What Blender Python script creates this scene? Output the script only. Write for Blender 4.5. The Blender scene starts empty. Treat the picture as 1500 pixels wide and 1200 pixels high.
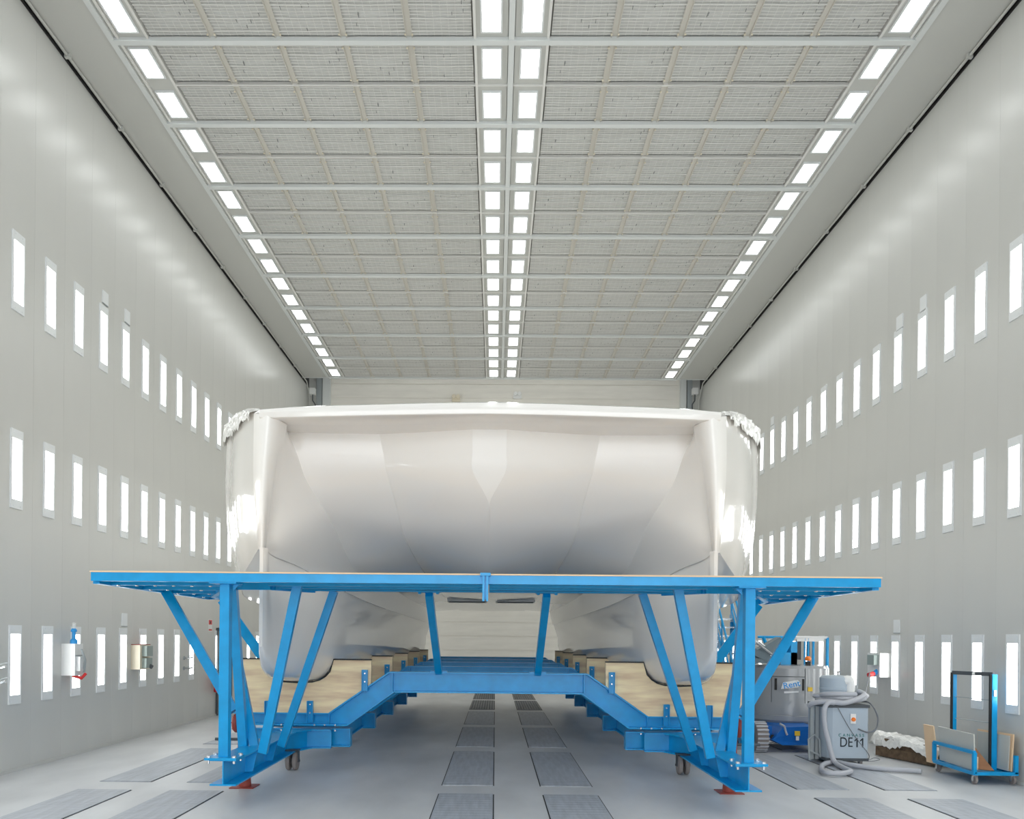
import bpy, bmesh, math, random
from mathutils import Vector, Matrix
random.seed(7)
C = bpy.context.scene.collection
PI = math.pi
# ---------------------------------------------------------------- camera, world, exposure
F, CX, CY, YAW, ROLL, CAMZ = 1198.0, 710.2, 934.9, -0.0128, 0.0092, 2.17
cam = bpy.data.cameras.new('camera'); cam_o = bpy.data.objects.new('camera', cam); C.objects.link(cam_o)
cam.sensor_width = 36; cam.sensor_fit = 'HORIZONTAL'; cam.lens = F/1500*36
cam.shift_x = (750-CX)/1500; cam.shift_y = (CY-600)/1500; cam.clip_end = 200
fw = Vector((math.sin(YAW), math.cos(YAW), 0)); rt0 = Vector((math.cos(YAW), -math.sin(YAW), 0)); up0 = Vector((0, 0, 1))
rt = rt0*math.cos(ROLL)+up0*math.sin(ROLL); up = up0*math.cos(ROLL)-rt0*math.sin(ROLL)
m = Matrix((rt, up, -fw)).transposed().to_4x4(); m.translation = (0, 0, CAMZ)
cam_o.matrix_world = m
sc = bpy.context.scene; sc.camera = cam_o
sc.view_settings.view_transform = 'Standard'; sc.view_settings.look = 'None'
sc.view_settings.gamma = 1; sc.view_settings.use_curve_mapping = False
sc.view_settings.exposure = 0.20
w = bpy.data.worlds.new('world'); sc.world = w; w.use_nodes = True
w.node_tree.nodes['Background'].inputs[0].default_value = (.93, .97, 1.0, 1)
w.node_tree.nodes['Background'].inputs[1].default_value = 3.3   # overcast daylight, enters by the open door behind the camera
sc.cycles.max_bounces = 10; sc.cycles.diffuse_bounces = 6; sc.cycles.glossy_bounces = 5
sc.cycles.caustics_reflective = False; sc.cycles.caustics_refractive = False
sc.cycles.sample_clamp_indirect = 6
LAMP = 7.0          # radiance of every fluorescent diffuser in the hall

def at(u, v, Y):
    """point on the plane y=Y of the hall that the photograph shows at pixel u,v"""
    xc = (u-CX)/F; zc = (CY-v)/F
    x = xc*math.cos(ROLL)-zc*math.sin(ROLL); z = xc*math.sin(ROLL)+zc*math.cos(ROLL)
    X = x*math.cos(YAW)+math.sin(YAW); Yy = -x*math.sin(YAW)+math.cos(YAW)
    k = Y/Yy
    return Vector((X*k, Y, CAMZ+z*k))

# ---------------------------------------------------------------- materials
def mat(name, col, rough=.5, metal=0, emit=None, strength=0, noise=None, bump=None, coat=0, spec=None, alpha=None, trans=0):
    mm = bpy.data.materials.new(name); mm.use_nodes = True
    nt = mm.node_tree; b = nt.nodes['Principled BSDF']
    b.inputs['Base Color'].default_value = (*col, 1); b.inputs['Roughness'].default_value = rough
    b.inputs['Metallic'].default_value = metal; b.inputs['Coat Weight'].default_value = coat
    if spec is not None: b.inputs['Specular IOR Level'].default_value = spec
    if trans: b.inputs['Transmission Weight'].default_value = trans
    if alpha is not None: b.inputs['Alpha'].default_value = alpha
    if emit: b.inputs['Emission Color'].default_value = (*emit, 1); b.inputs['Emission Strength'].default_value = strength
    if noise:      # (scale xyz, amount, detail)
        (sx, sy, sz), amt, det = noise
        tc = nt.nodes.new('ShaderNodeTexCoord'); mp = nt.nodes.new('ShaderNodeMapping'); mp.inputs['Scale'].default_value = (sx, sy, sz)
        nz = nt.nodes.new('ShaderNodeTexNoise'); nz.inputs['Detail'].default_value = det; nz.inputs['Scale'].default_value = 1
        rp = nt.nodes.new('ShaderNodeValToRGB')
        lo = [max(0, c*(1-amt)) for c in col]; hi = [min(1, c*(1+amt)) for c in col]
        rp.color_ramp.elements[0].position = .3; rp.color_ramp.elements[1].position = .7
        rp.color_ramp.elements[0].color = (*lo, 1); rp.color_ramp.elements[1].color = (*hi, 1)
        nt.links.new(tc.outputs['Object'], mp.inputs[0]); nt.links.new(mp.outputs[0], nz.inputs['Vector'])
        nt.links.new(nz.outputs['Fac'], rp.inputs[0]); nt.links.new(rp.outputs[0], b.inputs['Base Color'])
        if bump:
            bp = nt.nodes.new('ShaderNodeBump'); bp.inputs['Strength'].default_value = bump; bp.inputs['Distance'].default_value = .02
            nt.links.new(nz.outputs['Fac'], bp.inputs['Height']); nt.links.new(bp.outputs[0], b.inputs['Normal'])
    return mm
M = {}
M['wall'] = mat('wall_paint', (.60, .60, .575), .28, spec=.75, noise=((.6, .6, .25), .035, 3))
M['soffit'] = mat('soffit_paint', (.56, .56, .53), .5)
M['cloth'] = mat('filter_cloth', (.545, .545, .525), .9, noise=((9, 9, 9), .05, 4))
M['wire'] = mat('white_wire', (.74, .73, .70), .35)
M['strip'] = mat('beige_channel', (.60, .575, .52), .6)
M['beam'] = mat('white_beam', (.68, .70, .69), .4)
M['lamp'] = mat('lamp_diffuser', (.9, .9, .9), .5, emit=(.97, 1.0, .985), strength=LAMP)
M['lampframe'] = mat('lamp_frame', (.80, .82, .83), .35)
M['dark'] = mat('black_gap', (.02, .02, .02), .7)
M['floor'] = mat('concrete_floor', (.56, .57, .585), .38, noise=((1.2, .5, 1), .13, 8), bump=.06)
M['plate'] = mat('steel_floor_plate', (.37, .395, .44), .42, noise=((14, 1.5, 1), .16, 6), bump=.08)
M['grate'] = mat('galvanised_grate', (.22, .23, .24), .5, .5)
M['gel'] = mat('white_gelcoat', (.89, .865, .83), .08, coat=.2)
M['gel_soft'] = mat('white_gelcoat_matt', (.88, .865, .84), .35)
M['film'] = mat('masking_film', (.86, .85, .82), .18, spec=.8, noise=((22, 22, 22), .06, 5), bump=.9)
M['blue'] = mat('blue_paint', (.0, .32, .68), .30, spec=.5, noise=((5, 5, 5), .08, 4))
M['blue_light'] = M['blue']
M['ply'] = mat('plywood', (.95, .665, .43), .6, noise=((1.3, 6, 9), .27, 6))
M['plyedge'] = mat('plywood_edge', (.84, .60, .38), .7)
M['rubber'] = mat('black_rubber', (.02, .02, .022), .6)
M['red'] = mat('red_oxide', (.30, .045, .03), .5)
M['bolt'] = mat('zinc_bolt', (.75, .75, .75), .25, .8)
M['tyre'] = mat('grey_tyre', (.26, .23, .22), .7)
M['backwall'] = mat('beige_door_curtain', (.80, .77, .71), .6, noise=((.8, .8, 6), .05, 3))
M['steelblue'] = mat('grey_steel', (.33, .36, .37), .45)
M['markgrey'] = mat('mark_grey', (.20, .21, .21), .7)
M['boom'] = mat('slate_boom_paint', (.12, .165, .19), .4)
M['darkgrey'] = mat('dark_grey', (.07, .08, .09), .5)
M['midgrey'] = mat('hood_grey', (.33, .34, .35), .25, coat=.3)
M['liftblue'] = mat('lift_blue', (.0, .13, .50), .35)
M['white'] = mat('white_plastic', (.8, .8, .79), .35)
M['cream'] = mat('cream_plastic', (.75, .68, .54), .4)
M['greygreen'] = mat('grey_green_plastic', (.30, .36, .34), .4)
M['cab'] = mat('blue_grey_cabinet', (.43, .50, .57), .4, noise=((2, 2, 2), .04, 3))
M['hose'] = mat('grey_hose', (.46, .47, .51), .5)
M['cable'] = mat('grey_cable', (.16, .17, .19), .5)
M['yellow'] = mat('yellow_label', (.85, .55, .04), .5)
M['orange'] = mat('orange_beacon', (.95, .22, .02), .3)
M['redp'] = mat('red_plastic', (.65, .03, .03), .35)
M['teal'] = mat('teal_print', (.02, .20, .19), .6)
M['ink'] = mat('black_print', (.012, .02, .03), .6)
M['sky'] = mat('pale_blue_print', (.03, .33, .75), .5)
M['brown'] = mat('brown_board', (.28, .13, .06), .6, noise=((3, 3, 12), .15, 4))
M['board'] = mat('pale_board', (.56, .56, .52), .6)
M['oldwood'] = mat('dark_old_wood', (.13, .085, .05), .8, noise=((3, 12, 12), .35, 5), bump=.4)
M['chrome'] = mat('bright_steel', (.6, .62, .64), .25, .9)
M['glass'] = mat('clear_pane', (.93, .97, .96), .03, trans=1.0, alpha=.35)

# ---------------------------------------------------------------- mesh helpers
class MB:
    def __init__(s): s.v = []; s.f = []
    def add(s, vs, fs):
        n = len(s.v); s.v += [tuple(p) for p in vs]; s.f += [tuple(i+n for i in f) for f in fs]; return s
    def box(s, x0, x1, y0, y1, z0, z1):
        return s.add([(x, y, z) for z in (z0, z1) for y in (y0, y1) for x in (x0, x1)],
                     [(0, 2, 3, 1), (4, 5, 7, 6), (0, 1, 5, 4), (2, 6, 7, 3), (0, 4, 6, 2), (1, 3, 7, 5)])
    def bar(s, a, b, w, h, upv=(0, 0, 1)):
        """rectangular bar from a to b; w across, h along the up direction"""
        a = Vector(a); b = Vector(b); d = (b-a).normalized(); u = Vector(upv)
        if abs(d.dot(u)) > .98: u = Vector((0, 1, 0))
        r = d.cross(u).normalized(); u = r.cross(d).normalized()
        vs = [p+r*(i*w/2)+u*(j*h/2) for p in (a, b) for i, j in ((-1, -1), (1, -1), (1, 1), (-1, 1))]
        return s.add(vs, [(0, 1, 2, 3), (7, 6, 5, 4), (0, 4, 5, 1), (1, 5, 6, 2), (2, 6, 7, 3), (3, 7, 4, 0)])
    def prism(s, pts, d):
        """closed outline pts (3-D, planar) pushed by vector d"""
        n = len(pts); d = Vector(d); pts = [Vector(p) for p in pts]
        s.add(pts+[p+d for p in pts], [tuple(range(n))[::-1], tuple(range(n, 2*n))]+[(i, (i+1) % n, (i+1) % n+n, i+n) for i in range(n)])
        return s
    def tube(s, pts, r, n=8, closed=False):
        pts = [Vector(p) for p in pts]; rings = []; base = len(s.v); prev = None
        for i, p in enumerate(pts):
            a = pts[max(i-1, 0)]; b = pts[min(i+1, len(pts)-1)]; d = (b-a).normalized()
            if prev is None:
                u = Vector((0, 0, 1)) if abs(d.z) < .9 else Vector((1, 0, 0))
            else: u = prev
            u = (u-d*u.dot(d)).normalized(); prev = u; q = d.cross(u)
            rr = r[i] if isinstance(r, (list, tuple)) else r
            for k in range(n):
                t = 2*PI*k/n; s.v.append(tuple(p+(u*math.cos(t)+q*math.sin(t))*rr))
        for i in range(len(pts)-1):
            for k in range(n):
                a = base+i*n+k; b = base+i*n+(k+1) % n
                s.f.append((a, b, b+n, a+n))
        s.f.append(tuple(base+k for k in range(n))[::-1]); s.f.append(tuple(base+(len(pts)-1)*n+k for k in range(n)))
        return s
    def lathe(s, prof, c, axis='z', n=24):
        base = len(s.v)
        for r, h in prof:
            for k in range(n):
                t = 2*PI*k/n; a, b = r*math.cos(t), r*math.sin(t)
                s.v.append({'z': (c[0]+a, c[1]+b, c[2]+h), 'x': (c[0]+h, c[1]+a, c[2]+b), 'y': (c[0]+a, c[1]+h, c[2]+b)}[axis])
        for i in range(len(prof)-1):
            for k in range(n):
                a = base+i*n+k; b = base+i*n+(k+1) % n; s.f.append((a, b, b+n, a+n))
        s.f.append(tuple(base+k for k in range(n))[::-1]); s.f.append(tuple(base+(len(prof)-1)*n+k for k in range(n)))
        return s
    def cyl(s, c, r, h, axis='z', n=20): return s.lathe([(r*.93, 0), (r, h*.06), (r, h*.94), (r*.93, h)], c, axis, n)
    def grid(s, rows):
        n = len(s.v); a = len(rows); b = len(rows[0])
        for r in rows: s.v += [tuple(p) for p in r]
        for i in range(a-1):
            for j in range(b-1):
                s.f.append((n+i*b+j, n+i*b+j+1, n+(i+1)*b+j+1, n+(i+1)*b+j))
        return s
    def ibeam(s, a, b, h, w, tw=.014, tf=.02, upv=(0, 0, 1)):
        """I-section: web upright along upv"""
        a = Vector(a); b = Vector(b); u = Vector(upv)
        s.bar(a, b, tw, h-2*tf, upv)
        off = u*(h/2-tf/2)
        s.bar(a+off, b+off, w, tf, upv); s.bar(a-off, b-off, w, tf, upv)
        return s
def shade(me, ang=35):
    for p in me.polygons: p.use_smooth = True
    try: me.set_sharp_from_angle(angle=math.radians(ang))
    except Exception: pass
def obj(name, mb, m, parent=None, smooth=False, org=None, ang=35):
    me = bpy.data.meshes.new(name)
    if org is not None:
        o0 = Vector(org); me.from_pydata([tuple(Vector(p)-o0) for p in mb.v], [], mb.f)
    else: me.from_pydata(mb.v, [], mb.f)
    me.update(); me.materials.append(m)
    if smooth: shade(me, ang)
    o = bpy.data.objects.new(name, me); C.objects.link(o)
    if parent is not None:
        o.parent = parent
        if org is None:
            g = Vector(parent.location) if parent.parent is None else Vector(parent.location)+Vector(parent.parent.location)
            o.location = -g
        else: o.location = Vector(org)-Vector(parent.location)-(Vector(parent.parent.location) if parent.parent else Vector())
    elif org is not None: o.location = org
    return o
def tag(o, label=None, cat=None, group=None, kind=None):
    if label: o['label'] = label
    if cat: o['category'] = cat
    if group: o['group'] = group
    if kind: o['kind'] = kind
    return o
def thing(name, label, cat, loc=(0, 0, 0), group=None):
    o = bpy.data.objects.new(name, None); C.objects.link(o); o.location = loc; o.empty_display_size = .2
    return tag(o, label, cat, group)
def inst(name, me, parent, loc, rot=None):
    o = bpy.data.objects.new(name, me); C.objects.link(o); o.parent = parent; o.location = loc
    if rot: o.rotation_euler = rot
    return o
def mesh(name, mb, m, smooth=False):
    me = bpy.data.meshes.new(name); me.from_pydata(mb.v, [], mb.f); me.update(); me.materials.append(m)
    if smooth: shade(me)
    return me
def struct(name, mb, m, parent=None, **k):
    o = obj(name, mb, m, parent, **k)
    if parent is None: tag(o, kind='structure')
    return o
def text(name, s, size, m, parent, loc, rx=PI/2, rz=0, ext=.002, ry=0, cx='CENTER', bold=0):
    cu = bpy.data.curves.new(name, 'FONT'); cu.body = s; cu.size = size; cu.extrude = ext; cu.align_x = cx; cu.align_y = 'CENTER'; cu.offset = bold; cu.space_character = 1.13 if s == 'DE11' else 1.0
    t = bpy.data.objects.new('tmp', cu); C.objects.link(t)
    dg = bpy.context.evaluated_depsgraph_get(); me = bpy.data.meshes.new_from_object(t.evaluated_get(dg))
    bpy.data.objects.remove(t); me.materials.clear(); me.materials.append(m)
    o = bpy.data.objects.new(name, me); C.objects.link(o); o.parent = parent
    o.location = Vector(loc)-(Vector(parent.location)+(Vector(parent.parent.location) if parent.parent else Vector()))
    o.rotation_euler = (rx, ry, rz)
    return o
def catmull(P, n):
    """resample a list of tuples, n steps per segment"""
    P = [Vector(p) for p in P]; out = []
    for i in range(len(P)-1):
        a = P[max(i-1, 0)]; b = P[i]; c = P[i+1]; d = P[min(i+2, len(P)-1)]
        for k in range(n):
            t = k/n
            out.append(.5*((2*b)+(c-a)*t+(2*a-5*b+4*c-d)*t*t+(3*b-a-3*c+d)*t**3))
    out.append(P[-1]); return out
ORD = ['nearest', 'second', 'third', 'fourth', 'fifth', 'sixth', 'seventh', 'eighth', 'ninth', 'tenth', 'eleventh', 'twelfth', 'thirteenth', 'fourteenth', 'fifteenth', 'sixteenth', 'seventeenth']

# ================================================================ the hall
XL, XR, ZC, YB, YN = -7.546, 8.052, 12.17, 32.65, -5.0
fl = struct('floor', MB().box(XL-.3, XR+.3, YN, YB+2, -.3, 0), M['floor'])
# walls: a backing slab and one upright sheet per bay
def wall(side):
    X = XL if side == 'left' else XR; sg = -1 if side == 'left' else 1
    y0 = 12.737 if side == 'left' else 12.806
    bk = struct('wall_'+side, MB().box(min(X+sg*.03, X+sg*.3), max(X+sg*.03, X+sg*.3), YN, YB+.3, 0, 13.6), M['dark'])
    pm = mesh('wall_panel', MB().box(min(0, sg*.03), max(0, sg*.03), -.4648, .4648, .0, 12.11), M['wall'])
    for k in range(-18, 22):
        inst('wall_panel', pm, bk, (X, y0+.932*k, .004))
    e = y0+.932*21+.466
    inst('wall_panel', mesh('wall_end_panel', MB().box(min(0, sg*.03), max(0, sg*.03), 0, max(.05, YB-e), 0, 12.11), M['wall']), bk, (X, e, .004))
    struct('baseboard_'+side, MB().box(min(X, X-sg*.025), max(X, X-sg*.025), YN, YB, 0, .05), M['wall'])
wall('left'); wall('right')
struct('wall_front', MB().box(XL-.3, XL+1.0, YN-.3, YN, 0, 13.6).box(XR-1.0, XR+.3, YN-.3, YN, 0, 13.6).box(XL+1.0, XR-1.0, YN-.3, YN, 9.6, 13.6), M['wall'])   # the open hall door behind the camera
yard = struct('trim_9', MB().box(XL-12, XR+12, YN-30, YN-.3, -.3, -.02), M['floor'])  # unseen yard ground outside the open door, not a trim piece
# back wall with its big roll door
bw = struct('wall_back', MB().box(XL, at(470, 600, YB).x, YB, YB+.3, 0, 13.6).box(at(1004, 600, YB).x, XR, YB, YB+.3, 0, 13.6), M['soffit'])
dx0, dx1 = at(487, 600, YB).x, at(993, 600, YB).x
dd = struct('door_2', MB().box(dx0-.6, dx1+.6, YB+.12, YB+.3, 0, 13.6), M['backwall'])
for k in range(24): inst('door_slat', bpy.data.meshes.get('door_slat') or mesh('door_slat', MB().box(dx0-.1, dx1+.1, -.02, 0, .012, .548), M['backwall']), dd, (0, YB+.12, k*.56+.005))
for i, (a, b) in enumerate(((464, 472), (473, 484), (996, 1004), (1006, 1013))):
    struct('trim_%d' % (i+1), MB().box(at(a, 600, YB).x, at(b, 600, YB).x, YB-.1, YB+.12, 0, 13.55), M['steelblue'] if i in (0, 3) else M['beam'])
# ceiling ---------------------------------------------------------
YE = 31.45
ce = struct('ceiling', MB().box(XL-.3, XR+.3, YN, YE, ZC+.12, ZC+1.2).box(XL, XR, YE, YB+.3, 13.6, 13.8), M['soffit'])
Y0c = 11.46
for side, a, b in (('soffit_panel', XL+.03, -6.56), ('soffit_panel', 6.92, XR-.03)):
    obj(side, MB().box(a, b, YN, YE, ZC, ZC+.11), M['soffit'], ce)
lampX = (-6.178, -.153, .513, 6.531)
for a, b in ((-6.50, -5.93), (-.42, .12), (.24, .78), (6.29, 6.87)):     # light trays
    obj('light_tray', MB().box(a, b, YN, YE, ZC+.02, ZC+.11), M['soffit'], ce)
for x in (-6.53, .18, 6.90): obj('edge_rail', MB().box(x-.05, x+.05, YN, YE, ZC-.03, ZC+.1), M['beam'], ce)
for x in (-5.915, -.43, .79, 6.275, -6.42, 6.79): obj('edge_rail', MB().box(x-.022, x+.022, YN, YE, ZC-.01, ZC+.1), M['wire'], ce)
obj('edge_rail', MB().box(XL, XR, YE, YE+.04, ZC-.02, ZC+1.2), M['beam'], ce)
cols = [-5.91+1.096*c for c in range(5)]+[.79+1.096*c for c in range(5)]
pitch = 1.096
def filt(var):
    b = MB(); n = 7                                   # sagging cloth
    rows = []
    for i in range(n):
        rows.append([Vector((-.49+.98*j/6, -.49+.98*i/6, .035-.02*math.sin(PI*i/6)*math.sin(PI*j/6)+.004*math.sin(5*i+var+j))) for j in range(7)])
    b.grid([r[::-1] for r in rows]); b.box(-.5, .5, -.5, .5, .04, .1)
    return mesh('filter_panel', b, M['cloth'], True)
def wires(var):
    rnd = random.Random(var); b = MB()
    for i in range(15):
        y = -.49+.98*i/14; r = .0032 if i % 4 else .0065
        p = [(-.5+j*.25, y+(rnd.uniform(-.006, .006)), .010+(0 if i % 4 else -.004)) for j in range(5)]
        for j in range(4): b.bar(p[j], p[j+1], r*2, r*2)
    for i in range(9):
        x = -.49+.98*i/8; b.bar((x, -.5, .016), (x, .5, .016), .004, .004)
    return mesh('wire_grid', b, M['wire'])
def marks(var):
    rnd = random.Random(var+50); b = MB()
    for i in range(4):
        x = rnd.uniform(-.42, .42); y = rnd.uniform(-.4, .3)
        for j in range(3): b.box(x-.005, x+.005, y+j*.026, y+j*.026+.014, .004, .012)
    return mesh('printed_mark', b, M['markgrey'])
fm = [filt(i) for i in range(3)]; wm = [wires(i) for i in range(3)]; km = [marks(i) for i in range(4)]
sb = MB(); sb.box(-.045, .045, -.54, .54, .03, .1)
sb.box(-.055, -.045, -.54, .54, 0, .1); sb.box(.045, .055, -.54, .54, 0, .1)
strip_m = mesh('channel', sb, M['strip'])
kb = MB()
for x in (-.06, .06):
    for y in (-.40, .40): kb.lathe([(.004, -.03), (.016, -.025), (.016, -.008), (.006, 0)], (x, y, 0), 'z', 8)
knob_m = mesh('clamp_knob', kb, M['cream'])
for r in range(18):
    yc = Y0c+1.11*(r)+.555
    for c, x in enumerate(cols):
        f = inst('filter_panel', fm[(r*3+c) % 3], ce, (x+pitch/2, yc, ZC))
        inst('wire_grid', wm[(r+c) % 3], f, (0, 0, 0)); inst('printed_mark', km[(r*2+c) % 4], f, (0, 0, 0))
    for x in [q for q in cols if abs(q+5.91) > .01 and abs(q-.79) > .01]:
        s_ = inst('channel', strip_m, ce, (x, yc, ZC)); inst('clamp_knob', knob_m, s_, (0, 0, 0))
for k in range(-8, 9):       # cross rails, one every two filters
    y = 13.68+2.22*k
    obj('cross_rail', MB().box(-6.5, 6.87, y-.055, y+.055, ZC-.045, ZC+.03), M['beam'], ce)
for k in range(-1, 9):
    y = 13.68+2.22*k+1.11
    if y < YE: obj('cross_rail', MB().box(-5.93, 6.29, y-.012, y+.012, ZC-.012, ZC+.03), M['wire'], ce)
obj('filter_field', MB().box(-5.9, -.43, YN, Y0c, ZC+.01, ZC+.1).box(.8, 6.27, YN, Y0c, ZC+.01, ZC+.1), M['cloth'], ce)
# black shadow gap with conduit along both wall heads
for i, (X, sg) in enumerate(((XL, 1), (XR, -1))):
    struct('trim_%d' % (5+i), MB().box(min(X-sg*.02, X+sg*.012), max(X-sg*.02, X+sg*.012), YN, YE, ZC-.052, ZC-.004), M['dark'])
    t = thing('wall_conduit', ('left' if sg > 0 else 'right')+'-hand grey conduit running along the wall head under the ceiling edge', 'conduit', (X+sg*.09, 20, ZC-.035))
    obj('pipe', MB().tube([(X+sg*.09, YN+1, ZC-.035), (X+sg*.09, YE+.4, ZC-.035), (X+sg*.09, YB-.25, ZC-.5), (X+sg*.09, YB-.25, ZC-2.5)], .022, 8), M['soffit'], t, True)
    clip_m = mesh('clip', MB().box(-.05, .05, -.03, .03, -.035, .035), M['soffit'])
    for y in range(12, 31, 2): inst('clip', clip_m, t, (0, y-20, 0))
    q = at(459 if sg > 0 else 1017, 575, YB-.3)
    t2 = thing('junction_box', 'small white box on the pipe in the far %s corner' % ('left' if sg > 0 else 'right'), 'electrical box', (X+sg*.16, YB-.34, q.z))
    obj('box_body', MB().box(q.x-.11, q.x+.11, YB-.52, YB-.3, q.z-.12, q.z+.12), M['white'], t2)
    obj('cable_stub', MB().tube([(q.x, YB-.4, q.z-.1), (q.x, YB-.4, q.z-.35), (q.x+sg*.1, YB-.4, q.z-.5), (q.x+sg*.1, YB-.4, q.z-1.5)], .025), M['darkgrey'], t2, True)
# ceiling lights ----------------------------------------------------
lw, ll = .148, .35
fr = MB()
for a in ((-lw-.03, -lw, -ll-.03, ll+.03), (lw, lw+.03, -ll-.03, ll+.03), (-lw, lw, -ll-.03, -ll), (-lw, lw, ll, ll+.03)): fr.box(a[0], a[1], a[2], a[3], -.012, .02)
frame_m = mesh('frame', fr, M['lampframe'])
diff_m = mesh('diffuser', MB().add([(-lw, -ll, .004), (-lw, ll, .004), (lw, ll, .004), (lw, -ll, .004)], [(0, 1, 2, 3)]), M['lamp'])
rown = ('row beside the left wall', 'left one of the two middle rows', 'right one of the two middle rows', 'row beside the right wall')
for j, x in enumerate(lampX):
    for n in range(-16, 17):
        y = 13.47+1.11*n-.35
        if n >= 0: lab = '%s recessed ceiling light seen in the %s' % (ORD[n], rown[j])
        else: lab = 'recessed ceiling light nearer than the picture edge, %s' % rown[j]
        t = thing('ceiling_light', lab, 'ceiling light', (x, y, ZC), 'recessed ceiling lights')
        inst('frame', frame_m, t, (0, 0, 0)); inst('diffuser', diff_m, t, (0, 0, 0))
# wall lights ---------------------------------------------------------
fw_, fh, dw, dh = .163, .62, .131, .478
fr = MB()
for a in ((-fw_, -dw, -fh, fh), (dw, fw_, -fh, fh), (-dw, dw, -fh, -dh), (-dw, dw, dh, fh)): fr.box(0, .022, a[0], a[1], a[2], a[3])
fr.box(.022, .028, -.10, -.085, fh-.05, fh-.035).box(.022, .028, .085, .10, fh-.05, fh-.035).box(.022, .028, -.10, -.085, -fh+.035, -fh+.05).box(.022, .028, .085, .10, -fh+.035, -fh+.05)
wf_m = mesh('frame', fr, M['lampframe'])
wd_m = mesh('diffuser', MB().add([(.008, -dw, -dh), (.008, dw, -dh), (.008, dw, dh), (.008, -dw, dh)], [(0, 1, 2, 3)]), M['lamp'])
for side, X, y0, rz in (('left', XL, 12.737, 0), ('right', XR, 12.806, PI)):
    for rn, z in (('bottom', 1.686), ('middle', 4.75), ('top', 7.83)):
        for k in range(-8, 21):
            y = y0+.932*k
            if side == 'left' and rn == 'bottom' and k == 9: continue      # the door stands here
            if 0 <= k <= 13: lab = '%s upright light seen in the %s row on the %s wall' % (ORD[k], rn, side)
            elif k < 0: lab = 'upright light nearer than the picture edge, %s row on the %s wall' % (rn, side)
            else: lab = 'upright light deep in the hall beyond the bow, %s row on the %s wall' % (rn, side)
            t = thing('wall_light', lab, 'wall light', (X, y, z), 'upright wall lights')
            t.rotation_euler = (0, 0, rz)
            inst('frame', wf_m, t, (0, 0, 0)); inst('diffuser', wd_m, t, (0, 0, 0))
# floor plates -----------------------------------------------------------
pl = MB(); pl.box(-.372, .372, -1.8, 1.8, 0, .010)
for i in range(24): pl.box(-.35, .35, -1.76+i*.147, -1.70+i*.147, .010, .0112)
plate_m = mesh('floor_plate', pl, M['plate'])
gap_m = mesh('plate_gap', MB().box(-.388, -.36, -1.8, 1.8, 0, .0015).box(.36, .388, -1.8, 1.8, 0, .0015), M['dark'])
gr = MB()
for i in range(10): gr.box(-.37+i*.078, -.35+i*.078, -1.8, 1.8, .002, .014)
for i in range(20): gr.box(-.37, .37, -1.8+i*.187, -1.75+i*.187, .002, .012)
grate_m = mesh('floor_grate', gr, M['grate'])
for cx in (-5.435, -4.145, -.385, 1.06, 4.80, 6.08):
    for r in range(-2, 5):
        y = 12.0+4.25*r+1.8
        if y+1.8 > 32.4: y = 30.7
        g = inst('plate_gap', gap_m, fl, (cx, y, 0.0005))
        if r >= 3 and abs(cx) < 2: inst('floor_grate', grate_m, fl, (cx, y, .0005))
        else: inst('floor_plate', plate_m, fl, (cx, y, .001))

# ================================================================ the boat
X0 = -.115
def S(s, u, y, z): return Vector((X0+s*u, y, z))
def LP(px, v, Y):                         # photograph's left side -> (u outward, Y, z)
    p = at(px, v, Y); return (X0-p.x, Y, p.z)
def ctr(v, Y): return (0.0, Y, CAMZ+(CY-v)/F*Y)
K = [LP(692, 629, 12.39), LP(692, 662, 12.41), LP(693, 692, 12.46), ctr(740, 12.7), ctr(790, 13.3), ctr(838, 14.4), (0, 16, 3.2), (0, 20, 3.12), (0, 27, 3.07)]
L2 = [LP(556, 636, 12.74), LP(561, 664, 12.77), LP(567, 694, 12.86), LP(579, 737, 13.2), LP(592, 788, 13.9), LP(617, 833, 15.5), (1.2, 17.5, 3.3), (1.15, 21, 3.17), (1.1, 27, 3.1)]
L1 = [LP(421, 633, 12.66), LP(435, 665, 12.7), LP(447, 700, 12.8), LP(464, 730, 13.0), LP(487, 767, 13.5), LP(521, 836, 15.0), (2.2, 17, 3.3), (2.05, 21, 3.12), (1.9, 27, 3.05)]
CI = [LP(420, 622, 12.0), LP(412, 660, 12.03), LP(405, 700, 12.05), LP(398, 750, 12.0), LP(390, 805, 11.8), LP(440, 831, 12.9), LP(500, 864, 14.6), LP(560, 890, 17.5), (2.0, 27, 2.62)]
CI[7] = LP(562, 891, 18.0)
N_ = [LP(395, 610, 11.6), LP(391, 660, 11.6), LP(388, 700, 11.6), LP(386, 750, 11.6), LP(384, 805, 11.6)]
CO = [LP(372, 606, 11.8), LP(371, 660, 11.8), LP(371, 700, 11.8), LP(374, 755, 11.75), LP(378, 805, 11.7)]
NS = 5
def rows(rails, s, mids=None):
    """rails -> grid rows; across each pair of rails linear"""
    R = [catmull(r, NS) for r in rails]; out = []
    for i in range(len(R[0])):
        row = []
        for j in range(len(R)-1):
            nn = 6
            for k in range(nn):
                t = k/nn; p = R[j][i].lerp(R[j+1][i], t)
                if mids: p = p+Vector(mids[j])*math.sin(PI*t)
                row.append(p)
        row.append(R[-1][i]); out.append([S(s, p.x, p.y, p.z) for p in row])
    return out
boat = thing('catamaran', 'large glossy white catamaran hull, bow on, above the blue platform', 'boat', (X0, 19, 1.4))
def flipif(g, s): return [r[::-1] for r in g] if s > 0 else g
def curve_at(rail, Y, n=12):
    R = catmull(rail, n)
    for a, b in zip(R, R[1:]):
        if a.y <= Y <= b.y and b.y > a.y: return a.lerp(b, (Y-a.y)/(b.y-a.y))
    return R[-1] if Y > R[-1].y else R[0]
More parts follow.
